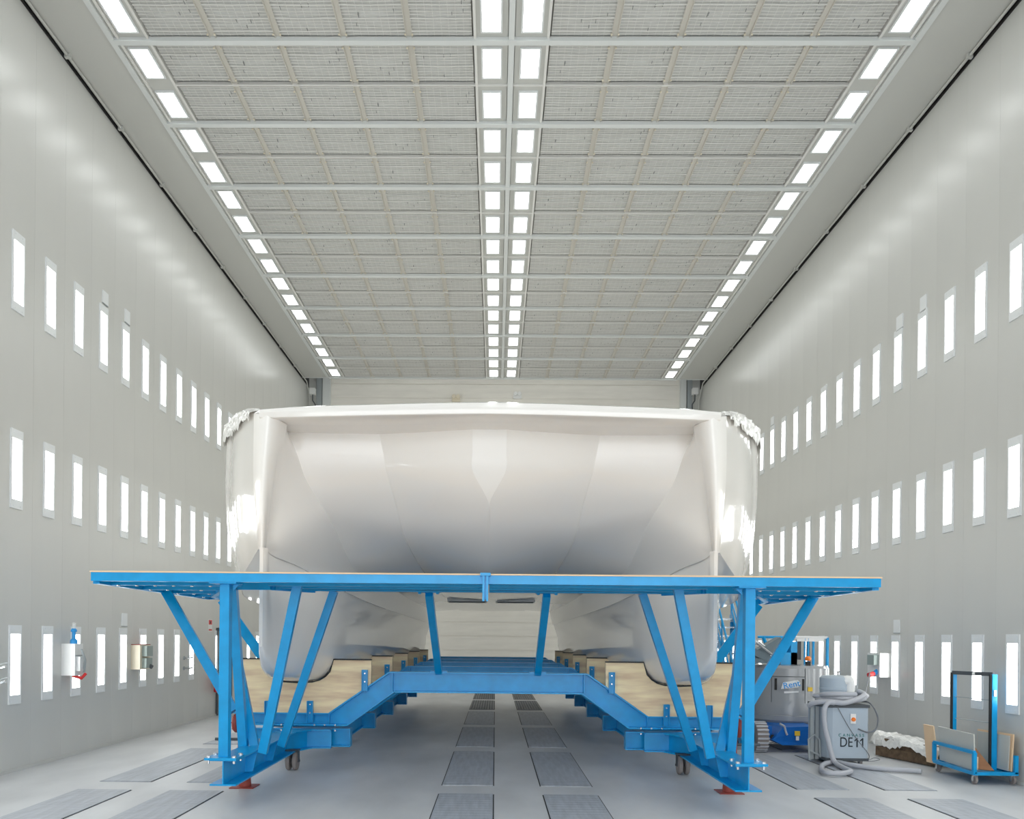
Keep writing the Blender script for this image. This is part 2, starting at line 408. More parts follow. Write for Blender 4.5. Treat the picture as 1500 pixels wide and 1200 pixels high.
# outboard topside sections: 5 points each, sheer to knuckle
TS = [CO,
      [LP(361, 604, 12.5), LP(358, 655, 12.5), LP(357, 700, 12.5), LP(360, 760, 12.5), LP(367, 824, 12.5)],
      [LP(350, 608, 13.3), LP(345, 665, 13.3), LP(343, 720, 13.3), LP(347, 782, 13.3), LP(357, 842, 13.3)],
      [LP(341, 618, 14.3), LP(338, 672, 14.3), LP(336, 735, 14.3), LP(342, 800, 14.3), LP(354, 862, 14.3)],
      [LP(337, 632, 15.6), LP(334, 690, 15.6), LP(335, 745, 15.6), LP(343, 815, 15.6), LP(362, 877, 15.6)],
      [(4.98, 18, 6.2), (5.06, 18, 5.4), (5.05, 18, 4.6), (4.95, 18, 3.7), (4.8, 18, 2.8)],
      [(5.0, 22, 6.25), (5.08, 22, 5.4), (5.06, 22, 4.6), (4.95, 22, 3.6), (4.8, 22, 2.7)],
      [(4.9, 27, 6.1), (5.0, 27, 5.3), (5.0, 27, 4.5), (4.9, 27, 3.6), (4.8, 27, 2.65)]]
KO = [s_[4] for s_ in TS]
def tab(T, Y):
    for (a, va), (b, vb) in zip(T, T[1:]):
        if Y <= b: return va+(vb-va)*max(0, (Y-a)/(b-a))
    return T[-1][1]
WT = [(11.6, .02), (11.65, .045), (11.8, .09), (12.0, .16), (12.4, .29), (13.0, .47), (13.9, .66), (16, .84), (19, .98), (27, 1.05)]
WO = [(11.6, .03), (12.0, .13), (12.4, .24), (13.0, .42), (13.9, .67), (16, .86), (19, .98), (27, 1.05)]
ZB = [(11.6, 2.02), (11.7, 1.86), (12.0, 1.66), (12.4, 1.55), (13.0, 1.46), (13.9, 1.40), (16, 1.37), (27, 1.36)]
UC = 3.22
def canoe(Y):
    wdt, zb = tab(WT, Y), tab(ZB, Y); ki = curve_at([CI[4]]+CI[5:], Y); ko = curve_at(KO, Y)
    zs = zb+min(.85, wdt*1.35); wo = tab(WO, Y)
    f = min(1, (Y-11.6)/.9)
    ti = Vector((min(ki.x+.03*f, UC), 0, ki.z)) if Y > 11.75 else Vector((UC-wdt, 0, 3.43))
    to = Vector((min(ko.x-.28*f, UC+wo+.02), 0, ko.z)) if Y > 11.75 else Vector((UC+wo, 0, 3.43))
    pts = [ti]
    a = Vector((UC-wdt, 0, zs)); b = Vector((UC+wo, 0, zs))
    for k in range(1, 4): pts.append(ti.lerp(a, k/4))
    for k in range(17):
        th = PI*k/16; c, s_ = math.cos(th), math.sin(th)
        pts.append(Vector((UC-(wdt if c > 0 else wo)*math.copysign(abs(c)**.62, c), 0, zs-(zs-zb)*abs(s_)**.72)))
    for k in range(3, -1, -1): pts.append(to.lerp(b, k/4))
    return [(p.x, Y, p.z) for p in pts], (ki, ko)
for s in (-1, 1):
    nm = 'left' if s < 0 else 'right'
    # central pod between the hulls: two facets each side, spray rail between them
    Lo = [(p[0]-.03*min(1, i/3), p[1], p[2]-.022*min(1, i/3)) for i, p in enumerate(L2)]
    g = MB(); g.grid(flipif(rows([K, Lo], s), -s))
    g.grid(flipif(rows([Lo, L2], s), -s))
    g.grid(flipif(rows([L2, L1], s), -s))
    obj('pod_side', g, M['gel'], boat, True, ang=30)
    # inner bow wall from the soft ridge to the stem
    r1 = rows([L1, CI], s); st = []
    Rr = [catmull(r, NS) for r in (CI[:5], N_, CO)]
    for i in range(len(Rr[0])):
        a, b, c = Rr[0][i], Rr[1][i], Rr[2][i]; row = []
        r1[i][-1] = S(s, a.x, a.y, a.z)
        for k in range(1, 11):
            t = k/10; q = a*((1-t)**2)+(b*2-(a+c)*.5)*(2*t*(1-t))+c*t*t
            row.append(S(s, q.x, q.y, q.z))
        st.append(r1[i]+row)
    g = MB().grid(flipif(st, -s)); n_ = len(st)
    g.grid(flipif([r for r in r1[n_-1:]], -s))
    o_ = obj('inner_bow_face', g, M['gel'], boat)
    bm = bmesh.new(); bm.from_mesh(o_.data); bmesh.ops.remove_doubles(bm, verts=bm.verts, dist=.0004); bm.to_mesh(o_.data); bm.free()
    shade(o_.data, 75)
    ts = [catmull(r, 3) for r in TS]; grid = []
    nsec = len(ts); npt = len(ts[0])
    colsC = [catmull([ts[j][i] for j in range(nsec)], 5) for i in range(npt)]
    for i in range(npt): grid.append([S(s, p.x, p.y, p.z) for p in colsC[i]])
    g = MB().grid(flipif(grid, -s))
    obj('topside', g, M['gel'], boat, True, ang=40)
    # lower hull
    ys = [11.6, 11.64, 11.7, 11.8, 11.9, 12.0, 12.2, 12.4, 12.7, 13.0, 13.4, 13.9, 14.5, 15.2, 16, 17, 18, 19.5, 21, 23, 25, 27]
    secs = [canoe(y) for y in ys]
    gg = [[S(s, *p) for p in sec] for sec, _ in secs]
    g = MB().grid(flipif(gg, s))
    n0 = len(gg[0])
    g.add(gg[0], [tuple(range(n0))]); g.add(gg[-1], [tuple(range(n0))[::-1]])
    # the flat chines that join lower hull and topsides
    for side in (0, 1):
        a = []; b = []
        for (sec, (ki, ko)), y in zip(secs, ys):
            e = Vector(sec[0] if side == 0 else sec[-1]); kk = ki if side == 0 else ko
            a.append(S(s, e.x, y, e.z)); b.append(S(s, kk.x if y > 11.75 else e.x, y, kk.z if y > 11.75 else e.z))
        g.grid(flipif([a, b], s if side else -s))
    obj('lower_hull', g, M['gel'], boat, True, ang=40)
# flat stem face at the centre
Kc = catmull(K, NS)[:NS*3+1]
g = MB().grid([[S(-1, max(p.x, 0), p.y-.004, p.z), S(1, max(p.x, 0), p.y-.004, p.z)] for p in Kc])
obj('stem_face', g, M['gel_soft'], boat, True)
# bow crossbeam and soffit, foredeck
def beamcol(px, vt, vb, rear):
    t = Vector(LP(px, vt, 11.62)) if px != 713 else Vector(ctr(vt, 11.62))
    b = Vector(LP(px, vb, 11.60)) if px != 713 else Vector(ctr(vb, 11.60))
    r = Vector(rear); h = t.z-b.z
    return [r, r.lerp(b, .5), b+Vector((0, .02, 0)), b+Vector((0, 0, .012)), b.lerp(t, .5)-Vector((0, .03, 0)), b.lerp(t, .85)-Vector((0, .01, 0)), t+Vector((0, .05, 0)), t+Vector((0, .3, .03)), Vector((t.x, 27, 6.3))]
colsB = [beamcol(380, 598.5, 612, LP(400, 626, 12.0)), beamcol(402, 596.5, 612.5, LP(418, 628, 12.4)), beamcol(425, 594.5, 612, LP(424, 633.5, 12.66)), beamcol(490, 592, 610.5, LP(490, 635.5, 12.72)), beamcol(556, 590.5, 609, L2[0]), beamcol(625, 588.5, 607.8, LP(625, 633, 12.56)), beamcol(692, 587.5, 607.2, LP(692, 629, 12.39)), beamcol(713, 587.3, 607, (0, 12.39, LP(692, 629, 12.39)[2]))]
for s in (-1, 1):
    g = MB().grid(flipif([[S(s, *p) for p in col] for col in colsB], s))
    # side deck out to the sheer
    sheer = [S(s, *ts_[0]) for ts_ in TS]
    inn = [S(s, *(colsB[0][6] if i == 0 else (colsB[0][6].x, TS[i][0][1], TS[i][0][2]+.04))) for i in range(len(TS))]
    g.grid(flipif([sheer, inn], s))
    g.grid(flipif([[S(s, *p) for p in (CO[0], N_[0], LP(402, 612, 11.61), CI[0])], [S(s, *colsB[0][6]), S(s, *colsB[0][5]), S(s, *colsB[1][4]), S(s, *colsB[1][0])]], s))
    obj('bow_crossbeam', g, M['gel'], boat, True, ang=40)
# stern closing
g = MB().box(X0-5.0, X0+5.0, 27.0, 27.1, 3.14, 6.3); obj('stern_bulkhead', g, M['gel_soft'], boat)
for x in (-.62, .62):
    obj('vent_fairing', MB().box(X0+x-.5, X0+x+.5, 20.9, 21.6, 3.095, 3.26), M['gel_soft'], boat)
    obj('drain_slot', MB().box(X0+x-.46, X0+x+.46, 20.88, 20.95, 3.075, 3.10), M['darkgrey'], boat)
# crinkled masking film taped over both sheers
for s in (-1, 1):
    rnd = random.Random(3+s); topE = catmull([Vector(t[0]) for t in TS[:6]], 9); lowE = catmull([Vector(t[1]) for t in TS[:6]], 9)
    rowsF = []
    n = len(topE)
    for i, (a, b) in enumerate(zip(topE, lowE)):
        row = []; drop = .06+.40*min(1, i/16)+rnd.uniform(-.10, .10)
        for k in range(9):
            t = k/8
            if t < .3: p = a+Vector((-.18*(1-t/.3), 0, .03))
            else: p = a.lerp(b, (t-.3)/.7*drop)+Vector((.05, 0, .03*(1-t)))
            p = p+Vector((rnd.uniform(0, .03), rnd.uniform(-.02, .02), rnd.uniform(-.02, .03)))
            row.append(S(s, p.x, p.y, p.z))
        rowsF.append(row)
    obj('masking_film', MB().grid(flipif(rowsF, s)), M['film'], boat, True, ang=15)['label'] = 'crinkled clear film taped over the sheer'

# ================================================================ cradle under the hulls
FY = [13.9, 16.75, 19.7, 22.7, 25.6]
cradle = thing('boat_cradle', 'long blue steel cradle on castors carrying the white hulls', 'cradle', (X0, 19, 0))
def uz(px, v, Y): p = LP(px, v, Y); return (p[0], p[2])
A = {k: uz(*q, 13.9) for k, q in dict(t1=(571, 984), b1=(578, 1014), t2=(483, 1044), b2=(510, 1062), t3=(355, 1045), b3=(355, 1062)).items()}
zt, zbm = A['t1'][1], A['b1'][1]
ut1, ub1, ut2, ub2 = A['t1'][0], A['b1'][0], A['t2'][0], A['b2'][0]
zl_t, zl_b = A['t2'][1], uz(455, 1062, 13.9)[1]
z_lb = uz(480, 1093, 13.9)[1]; z_lt = uz(480, 1066.5, 13.9)[1]
uo = 4.3
def frame_mesh():
    b = MB(); y0, y1 = -.085, .085; web = (-.008, .008)
    outline = [(-uo, zl_t), (-ut2, zl_t), (-ut1, zt), (ut1, zt), (ut2, zl_t), (uo, zl_t), (uo, zl_b), (ub2, zl_b), (ub1, zbm), (-ub1, zbm), (-ub2, zl_b), (-uo, zl_b)]
    b.prism([(x, web[0], z) for x, z in outline][::-1], (0, web[1]-web[0], 0))
    up = outline[:6]; lo = outline[6:]
    for L, d in ((up, -.011), (lo, .011)):
        for p, q in zip(L, L[1:]): b.bar((p[0], 0, p[1]+d), (q[0], 0, q[1]+d), .23, .024, (0, 0, 1))
    for x in (-1.62, 1.62): b.box(x-.008, x+.008, y0, y1, zbm+.02, zt-.02)
    for sx in (-1, 1):
        b.bar((sx*ut2, 0, zl_b), (sx*ut2, 0, zl_t), .015, .15, (0, 1, 0)); b.bar((sx*(ut2+.35), -.01, zl_t+.35*.8), (sx*(ub2+.28), -.01, zl_b+.3), .012, .03)
    return mesh('cross_frame', b, M['blue'], False)
frm = frame_mesh()
lowm = []
for sx in (-1, 1):
    low = MB(); a = sx*uz(513, 1080, 13.9)[0]; c = sx*(uo-.2)
    low.ibeam((a, 0, (z_lt+z_lb)/2), (c, 0, (z_lt+z_lb)/2), z_lt-z_lb, .2)
    low.box(min(a, a-sx*.015), max(a, a-sx*.015), -.1, .1, z_lb, z_lt)
    for px in (455,): low.box(sx*uz(px, 1080, 13.9)[0]-.008, sx*uz(px, 1080, 13.9)[0]+.008, -.1, .1, z_lb, z_lt)
    lowm.append(mesh('lower_beam', low, M['blue']))
bolts = [(sx*uz(px, 1060, 13.9)[0], zz) for sx in (-1, 1) for px in (463, 478, 493, 430, 415) for zz in (zl_b+.012, z_lt-.03)]
bm_ = MB().lathe([(.014, -.135), (.016, -.115)], (0, 0, 0), 'y', 8)
boltm = mesh('bolt', bm_, M['bolt'])
brk = MB().box(-.05, .05, -.06, 0, 0, .36); brk.box(-.05, -.04, -.1, -.06, 0, .36); brk.box(.04, .05, -.1, -.06, 0, .36)
brkm = mesh('bracket', brk, M['blue'])
bb = MB().lathe([(.012, -.075), (.012, -.06)], (0, 0, .30), 'y', 8).lathe([(.012, -.075), (.012, -.06)], (0, 0, .16), 'y', 8)
bbm = mesh('bracket_bolt', bb, M['bolt'])
def caster_mesh():
    b = MB()
    for x in (-.055, .055): b.lathe([(.09, -.036), (.145, -.030), (.152, -.015), (.152, .015), (.145, .030), (.09, .036)], (x, 0, .152), 'x', 24)
    return mesh('wheel', b, M['tyre'], True)
whm = caster_mesh()
fk = MB().box(-.11, .11, -.08, .08, .315, .335); fk.box(-.105, -.095, -.05, .05, .13, .32).box(.095, .105, -.05, .05, .13, .32).lathe([(.02, -.12), (.02, .12)], (0, 0, .152), 'x', 10)
fkm = mesh('castor_fork', fk, M['darkgrey'])
def ply_mesh(Y, s, name='plywood_saddle'):
    sec, _ = canoe(Y); zt_ = 1.78; low_ = [p for p in sec if p[2] < zt_]
    ui = uz(545, 966, 13.9)[0]; zi = uz(545, 1003, 13.9)[1]
    us = [(p[0], p[2]) for p in low_]
    # keep the section just clear of the hull
    us = [(UC+(u-UC)*1.035, z-.02) for u, z in us]; us[0] = (us[0][0], zt_); us[-1] = (us[-1][0], zt_)
    o = [(ui, zt_)]+us+[(4.28, zt_), (4.28, zl_t), (ut2, zl_t), (ui, zi)]
    b = MB().prism([S(s, u, Y-.045, z) for u, z in o], (0, .09, 0))
    eg = MB()
    e = [(ui, zt_)]+us+[(4.28, zt_)]
    for p, q in zip(e, e[1:]): eg.bar(S(s, p[0], Y, p[1]+.005), S(s, q[0], Y, q[1]+.005), .11, .02)
    return b, eg
for i, Y in enumerate(FY):
    f = inst('cross_frame', frm, cradle, (0, Y-19, 0))
    for lm in lowm: inst('lower_beam', lm, f, (0, 0, 0))
    for bx, bz in bolts: inst('bolt', boltm, f, (bx, 0, bz))
    for s in (-1, 1):
        for px, vb in ((536, 1012), (456.5, 1057)):
            u_, z_ = uz(px, vb, 13.9)
            k = inst('bracket', brkm, f, (s*u_, -.06, z_))
            inst('bracket_bolt', bbm, f, (s*u_, -.06, z_))
        u_, z_ = uz(395, 1057, 13.9); inst('bracket', brkm, f, (s*u_, -.06, z_))
        wx = uz(428, 1115, 13.2)[0] if i == 0 else 3.1
        wy = -.68 if i == 0 else .3
        inst('castor_fork', fkm, f, (s*wx, wy, .004)); inst('wheel', whm, f, (s*wx, wy, .004))
        b, eg = ply_mesh(Y-.05, s)
        pb = obj('plywood_saddle', b, M['ply'], cradle, org=(X0+s*3.2, Y, 1.0)); pb['label'] = 'plywood saddle board cut to the hull bottom'
        obj('rubber_edge', eg, M['rubber'], pb)
for s in (-1, 1):        # long runners tying the frames
    for u_ in (2.62, 4.0):
        g = MB().ibeam(S(s, u_, 14.0, (z_lt+z_lb)/2), S(s, u_, 25.6, (z_lt+z_lb)/2), z_lt-z_lb-.05, .14); obj('runner', g, M['blue'], cradle)

# ================================================================ platform round the bow
plat = thing('work_platform', 'bright blue steel work platform with plywood deck wrapped round the bow', 'platform', (X0, 11, 0))
def P(px, v, Y): return Vector(LP(px, v, Y))
zD = P(136, 836.5, 10.2).z; tip = P(136, 840, 10.2).x; zF = zD-.018; zFb = P(250, 852.3, 10.2).z
tips = {-1: tip, 1: tip-.075}
obj('front_fascia', MB().box(X0-tip, X0-.02, 10.15, 10.25, zFb, zF), M['blue'], plat)
obj('front_fascia', MB().box(X0+.02, X0+tips[1], 10.15, 10.25, zFb, zF), M['blue'], plat)
# deck outline, one half: front, side, rear of wing, inner edge along the hull, bow notch, centre tongue
def outline(s, tip=None):
    tip = tips[s]
    return [(0, 10.14), (tip+.01, 10.14), (tip+.08, 14.55), (4.78, 14.55), (4.55, 13.6), (3.78, 11.8), (3.6, 11.35), (2.95, 11.35), (2.5, 12.0), (0, 12.0)]
for s in (-1, 1):
    tip = tips[s]
    obj('plywood_deck', MB().prism([S(s, u, y, zF) for u, y in outline(s)], (0, 0, .018)), M['plyedge'], plat)
    # joists under the wing
    for Y, ui in ((10.6, 3.2), (11.6, 3.75), (12.6, 4.1), (13.7, 4.65), (14.5, 4.72)):
        obj('joist', MB().bar(S(s, ui, Y, zF-.07), S(s, tip+.02+(Y-10.2)*.016, Y, zF-.07), .06, .13), M['blue'], plat)
    obj('edge_beam', MB().bar(S(s, tip-.02, 10.25, zF-.07), S(s, tip+.05, 14.55, zF-.07), .08, .14), M['blue'], plat)
    for p, q in zip(outline(s)[3:9], outline(s)[4:9]):
        obj('edge_beam', MB().bar(S(s, p[0]+.05, p[1], zF-.07), S(s, q[0]+.05, q[1]-.05, zF-.07), .07, .14), M['blue'], plat)
    obj('rear_beam', MB().ibeam(S(s, .02, 11.95, P(600, 860.5, 11.95).z-.0), S(s, 2.5, 11.95, P(600, 860.5, 11.95).z), .135, .12), M['blue'], plat)
    obj('slope_beam', MB().bar(S(s, 2.5, 11.95, P(480, 860, 11.95).z), S(s, 2.98, 11.35, zF-.07), .1, .13), M['blue'], plat)
    for Y in (10.8, 11.4): obj('joist', MB().bar(S(s, .03, Y, zF-.06), S(s, 2.9, Y, zF-.06), .06, .11), M['blue'], plat)
    for Y in (10.6, 11.6, 12.6, 13.7, 14.5):
        for k in range(7):
            u_ = tip-.15-.24*k
            if u_ > [3.3, 3.9, 4.2, 4.75, 4.75][(10.6, 11.6, 12.6, 13.7, 14.5).index(Y)]: obj('deck_bolt', MB().lathe([(.02, -.012), (.026, 0)], (X0+s*u_, Y-.02, zF-.135), 'z', 8), M['bolt'], plat)
    # post at the front with its head and foot plates
    pu = (P(321.3, 1000, 10.25).x+P(334.8, 1000, 10.25).x)/2; pz0 = P(330, 1108, 10.3).z; pz1 = zFb
    post = obj('post', MB().box(X0+s*pu-.06, X0+s*pu+.06, 10.24, 10.36, pz0, pz1), M['blue'], plat)
    obj('plate', MB().box(X0+s*pu-.2, X0+s*pu+.2, 10.13, 10.47, pz0-.03, pz0), M['blue'], post)
    fp = MB().box(X0+s*pu-.17, X0+s*pu+.17, 10.16, 10.44, pz1-.02, pz1)
    fp.prism([S(s, pu-.09, 10.3, pz1-.02), S(s, pu-.17, 10.3, pz1-.02), S(s, pu-.09, 10.3, pz1-.1)], (0, .012, 0))
    obj('plate', fp, M['blue'], post)
    for du in (-.16, .16):
        for y in (10.17, 10.43): obj('anchor_bolt', MB().lathe([(.016, -.075), (.016, -.03), (.028, -.03), (.028, .02), (.014, .025)], (X0+s*pu+du, y, pz0), 'z', 8), M['bolt'], post)
    # foot beam, running back beside the castor to the lower beam
    fz = (z_lt+z_lb)/2
    fb = MB().ibeam(S(s, pu-.03, 10.15, fz), S(s, pu-.03, 13.25, fz), z_lt-z_lb+.02, .33)
    fb.ibeam(S(s, pu-.04, 13.2, fz), S(s, 3.0, 13.72, fz), z_lt-z_lb+.01, .26).ibeam(S(s, 3.1, 13.66, fz), S(s, 2.62, 13.70, fz), z_lt-z_lb+.005, .2)
    def wx(y): return pu-.03
    for y in (11.05, 12.05):
        w_ = wx(y)
        for sd in (-1, 1):
            fb.prism([S(s, w_, y, fz-.12), S(s, w_+sd*.16, y, fz+.13), S(s, w_, y, fz+.13)] if y < 0 else [S(s, w_, y, fz+.13), S(s, w_+sd*.165, y, fz+.13), S(s, w_+sd*.11, y-.02, fz-.13), S(s, w_, y-.02, fz-.13)], (0, .014, 0))
    obj('foot_beam', fb, M['blue'], plat)
    def br(name, p0, p1, w_=.13, d_=.10):
        a = P(*p0); b = P(*p1)
        o = MB().bar(S(s, *a), S(s, *b), d_, w_, (1, 0, 0)); return obj(name, o, M['blue'], plat)
    br('brace', (357, 1099, 11.5), (341, 862, 11.3), .12)
    br('brace', (374, 1098, 11.5), (329, 873, 12.4), .12)
    br('brace', (385, 1103, 11.05), (436, 858, 10.9), .12)
    br('brace', (412, 1093, 12.05), (489.5, 866, 11.98), .115)
    br('brace', (343, 1042, 11.9), (243, 866, 12.4), .14)
    br('brace', (388, 968, 14.15), (326, 880, 14.4), .16)
    pr = P(643, 984, 13.9); pt = P(628.5, 869, 12.02)
    c0 = S(s, *pr); c1 = S(s, *P(628.5, 868, 12.0)); c0.y = 13.85
    post2 = obj('strut', MB().bar(c0, S(s, *P(628.5, 869, 12.0)), .12, .11, (1, 0, 0)), M['blue'], plat)
    ft = MB().box(c1.x-.16, c1.x+.16, 11.88, 12.08, c1.z-.005, c1.z+.012)
    for dx in (-.13, .13): ft.lathe([(.022, -.03), (.022, 0)], (c1.x+dx, 11.9, c1.z), 'z', 8)
    ft.box(c0.x-.14, c0.x+.14, 13.82, 13.97, c0.z-.012, c0.z+.012)
    obj('plate', ft, M['blue'], post2)
    # screw jack and its hand wheel
    jp = P(359, 1150, 11.75)
    jk = MB().box(X0+s*jp.x-.17, X0+s*jp.x+.17, 11.55, 11.9, .0, .012).tube([S(s, jp.x, 11.75, .01), S(s, jp.x, 11.75, .37)], [.09, .065], 12)
    jack = obj('screw_jack', jk, M['red'], plat, True); jack['label'] = 'red oxide screw jack standing on the floor'
    q = P(348.5, 1095, 11.85)
    obj('jack_tube', MB().tube([S(s, q.x, 11.95, .37), S(s, q.x, 11.95, P(348, 1050, 11.85).z)], .035, 10), M['red'], jack, True)
    hw = P(345, 1060, 11.85)
    w0 = MB().lathe([(.02, -.05), (.12, -.045), (.14, -.02), (.14, .02), (.12, .045), (.02, .05)], (X0+s*hw.x, 11.93, hw.z), 'x', 20)
    for k in range(6): w0.box(X0+s*hw.x-.055, X0+s*hw.x+.055, 11.93+.1*math.cos(k)-.01, 11.93+.1*math.cos(k)+.01, hw.z+.1*math.sin(k)-.01, hw.z+.1*math.sin(k)+.01)
    obj('hand_wheel', w0, M['red'], jack, True)
    hb = P(312, 1084, 11.85)
    obj('crank_handle', MB().tube([S(s, hb.x, 11.95, hb.z), S(s, q.x, 11.95, hb.z)], .022, 8), M['darkgrey'], jack, True)
# centre joint flange
jt = at(711, 860, 10.16)
zj = at(711, 881, 10.16).z
j = MB().box(jt.x-.036, jt.x-.010, 10.09, 10.22, zj, zD-.03).box(jt.x+.010, jt.x+.036, 10.09, 10.22, zj, zD-.03).box(jt.x-.009, jt.x+.009, 10.12, 10.22, zj+.02, zD-.03)
j.box(jt.x-.065, jt.x+.065, 10.08, 10.24, zD-.029, zD+.008)
obj('joint_flange', j, M['blue'], plat)

# ================================================================ right-hand side: stair, lift, extractor, cart
st = thing('access_stair', 'blue aluminium stair with handrails beside the right hull', 'stairs', (5.3, 17.2, 0))
x0, x1 = 5.14, 5.52
tr = None
for k in range(13):
    z = .25+.2*k; y = 17.1+.17*k
    obj('tread', MB().box(x0, x1, y, y+.24, z, z+.035), M['chrome'], st)
for x in (x0-.03, x1+.03):
    obj('stringer', MB().bar((x, 17.0, .05), (x, 19.35, 2.8), .03, .2), M['blue'], st)
    hr = MB().tube([(x, 17.05, .2), (x, 17.0, 1.0), (x, 19.3, 3.45), (x, 19.3, 2.8)], .025, 8)
    for t in (.33, .66): hr.tube([(x, 17.05+2.25*t, .2+2.5*t), (x, 17.0+2.3*t, 1.0+2.45*t)], .02, 6)
    hr.tube([(x, 17.05, .6), (x, 19.3, 3.1)], .02, 6)
    obj('handrail', hr, M['blue'], st, True)
for x in (x0, x1): obj('stair_leg', MB().tube([(x, 19.2, 0), (x, 19.2, 2.6)], .035, 8), M['blue'], st, True)

LY = 16.6
def PR(px, v, Y=LY): return at(px, v, Y)
lc = PR(1161, 1000, LY+.55); lz0 = PR(1160, 1066, LY-.2).z; lz1 = PR(1160, 976, LY-.2).z
lift = thing('boom_lift', 'blue and grey self-propelled boom lift parked behind the right platform leg', 'boom lift', (lc.x, LY+.6, 0))
cx, cy = lc.x, LY+.75; R = .80
gz = lambda v, Y=LY-.1: at(1160, v, Y).z
hood = MB().lathe([(.74, gz(1052)), (R, gz(1050)), (R, gz(1034)), (R*.975, gz(1030)), (R*.965, gz(980)), (R*.93, gz(976)), (.5, gz(975))], (cx, cy, 0), 'z', 48)
obj('hood', hood, M['midgrey'], lift, True, ang=25)
rim = MB().lathe([(.60, gz(1068)), (R*.93, gz(1066)), (R*1.03, gz(1057)), (R*1.03, gz(1050)), (R*.9, gz(1048))], (cx, cy, 0), 'z', 48)
obj('counterweight_rim', rim, M['midgrey'], lift, True, ang=25)
def onhood(px, r=None):
    """angle on the hood whose surface the photograph shows in column px"""
    r = r or R*.972; best = None
    for k in range(721):
        th = PI+PI*k/720; x = cx+r*math.cos(th); y = cy+r*math.sin(th)
        u = CX+F*((x*math.cos(YAW)-y*math.sin(YAW))/(x*math.sin(YAW)+y*math.cos(YAW)))
        if best is None or abs(u-px) < best[0]: best = (abs(u-px), th)
    return best[1]
for px, va, vb, w_ in ((1137, 995, 1012, .045), (1177, 995, 1012, .035)):
    th = onhood(px); x, y = cx+R*.975*math.cos(th), cy+R*.975*math.sin(th); d = Vector((math.cos(th), math.sin(th), 0)); tq = Vector((-d.y, d.x, 0))
    obj('vent_slot', MB().prism([Vector((x, y, gz(va)))-tq*w_/2-d*.01, Vector((x, y, gz(va)))+tq*w_/2-d*.01, Vector((x, y, gz(vb)))+tq*w_/2-d*.01, Vector((x, y, gz(vb)))-tq*w_/2-d*.01], d*.022), M['dark'], lift)
for pxs in (1131, 1180):
    th = onhood(pxs); x, y = cx+R*.973*math.cos(th), cy+R*.973*math.sin(th)
    obj('panel_seam', MB().tube([(x, y, gz(1034)), (x, y, gz(979))], .006, 6), M['darkgrey'], lift)
for vv in (1034, 992):
    arc = [(cx+R*.976*math.cos(onhood(1131)+t*(onhood(1180)-onhood(1131))/10), cy+R*.976*math.sin(onhood(1131)+t*(onhood(1180)-onhood(1131))/10), gz(vv)) for t in range(11)]
    obj('panel_seam', MB().tube(arc, .006, 6), M['darkgrey'], lift)
th = onhood(1160); d = Vector((math.cos(th), math.sin(th), 0)); tq = Vector((-d.y, d.x, 0)); cpos = Vector((cx, cy, 0))+d*(R*.985)
c0 = cpos+Vector((0, 0, gz(1005))); ang = math.atan2(d.y, d.x)+PI/2
obj('decal', MB().prism([c0-tq*.2+Vector((0, 0, -.075)), c0+tq*.13+Vector((0, 0, -.03)), c0+tq*.17+Vector((0, 0, .06)), c0+tq*.12+Vector((0, 0, .12)), c0-tq*.16+Vector((0, 0, .06))], d*.036), M['white'], lift)
text('lettering', 'Rent', .17, M['sky'], lift, c0+d*.04+Vector((0, 0, .02)), PI/2, ang, .002, 0, bold=.0015).rotation_euler = (PI/2, -.22, ang)
obj('decal', MB().prism([c0-tq*.14+Vector((0, 0, -.16)), c0+tq*.14+Vector((0, 0, -.14)), c0+tq*.14+Vector((0, 0, -.10)), c0-tq*.14+Vector((0, 0, -.12))], d*.006), M['white'], lift)
th = onhood(1187); dd_ = Vector((math.cos(th), math.sin(th), 0)); tt_ = Vector((-dd_.y, dd_.x, 0)); c1 = Vector((cx, cy, gz(1010)))+dd_*(R*.98)
obj('warning_label', MB().prism([c1-tt_*.05+Vector((0, 0, -.04)), c1+tt_*.05+Vector((0, 0, -.04)), c1+tt_*.05+Vector((0, 0, .04)), c1-tt_*.05+Vector((0, 0, .04))], dd_*.008), M['yellow'], lift)
# chassis
za, zb_ = at(1160, 1092, 15.9).z, at(1160, 1064, 15.9).z
xa, xb = at(1131, 1080, 15.9).x, at(1203, 1080, 15.9).x
ch = MB().prism([(xa, 15.9, za+.1), (xa+.22, 15.9, zb_-.02), (xb-.1, 15.9, zb_), (xb, 15.95, zb_-.05), (xb, 15.95, za), (xa+.2, 15.9, za)], (0, 1.9, 0))
ch.prism([(xa-.22, 16.05, za+.12), (xa+.05, 16.05, za+.08), (xa+.05, 16.05, zb_-.02), (xa-.22, 16.05, zb_-.02)], (0, .3, 0))
obj('chassis', ch, M['liftblue'], lift)
obj('slew_ring', MB().lathe([(.62, zb_-.01), (.66, zb_+.02), (.66, gz(1067)), (.58, gz(1066))], (cx, cy, 0), 'z', 32), M['liftblue'], lift, True)
lb = at(1168, 1075, 15.89)
obj('warning_label', MB().box(lb.x-.05, lb.x+.05, 15.88, 15.9, lb.z-.04, lb.z+.05), M['yellow'], lift)
obj('data_plate', MB().box(lb.x-.03, lb.x+.03, 15.88, 15.9, lb.z-.13, lb.z-.05), M['white'], lift)
obj('tie_ring', MB().lathe([(.035, -.01), (.05, -.01), (.05, .01), (.035, .01)], (at(1132, 1080, 16.0).x, 16.0, at(1132, 1080, 16.0).z), 'y', 14), M['dark'], lift, True)
obj('hydraulic_hose', MB().tube([at(1142, 1060, 15.86), at(1149, 1064, 15.84), at(1151, 1072, 15.84), at(1153, 1077, 15.84)], .02, 8), M['hose'], lift, True)
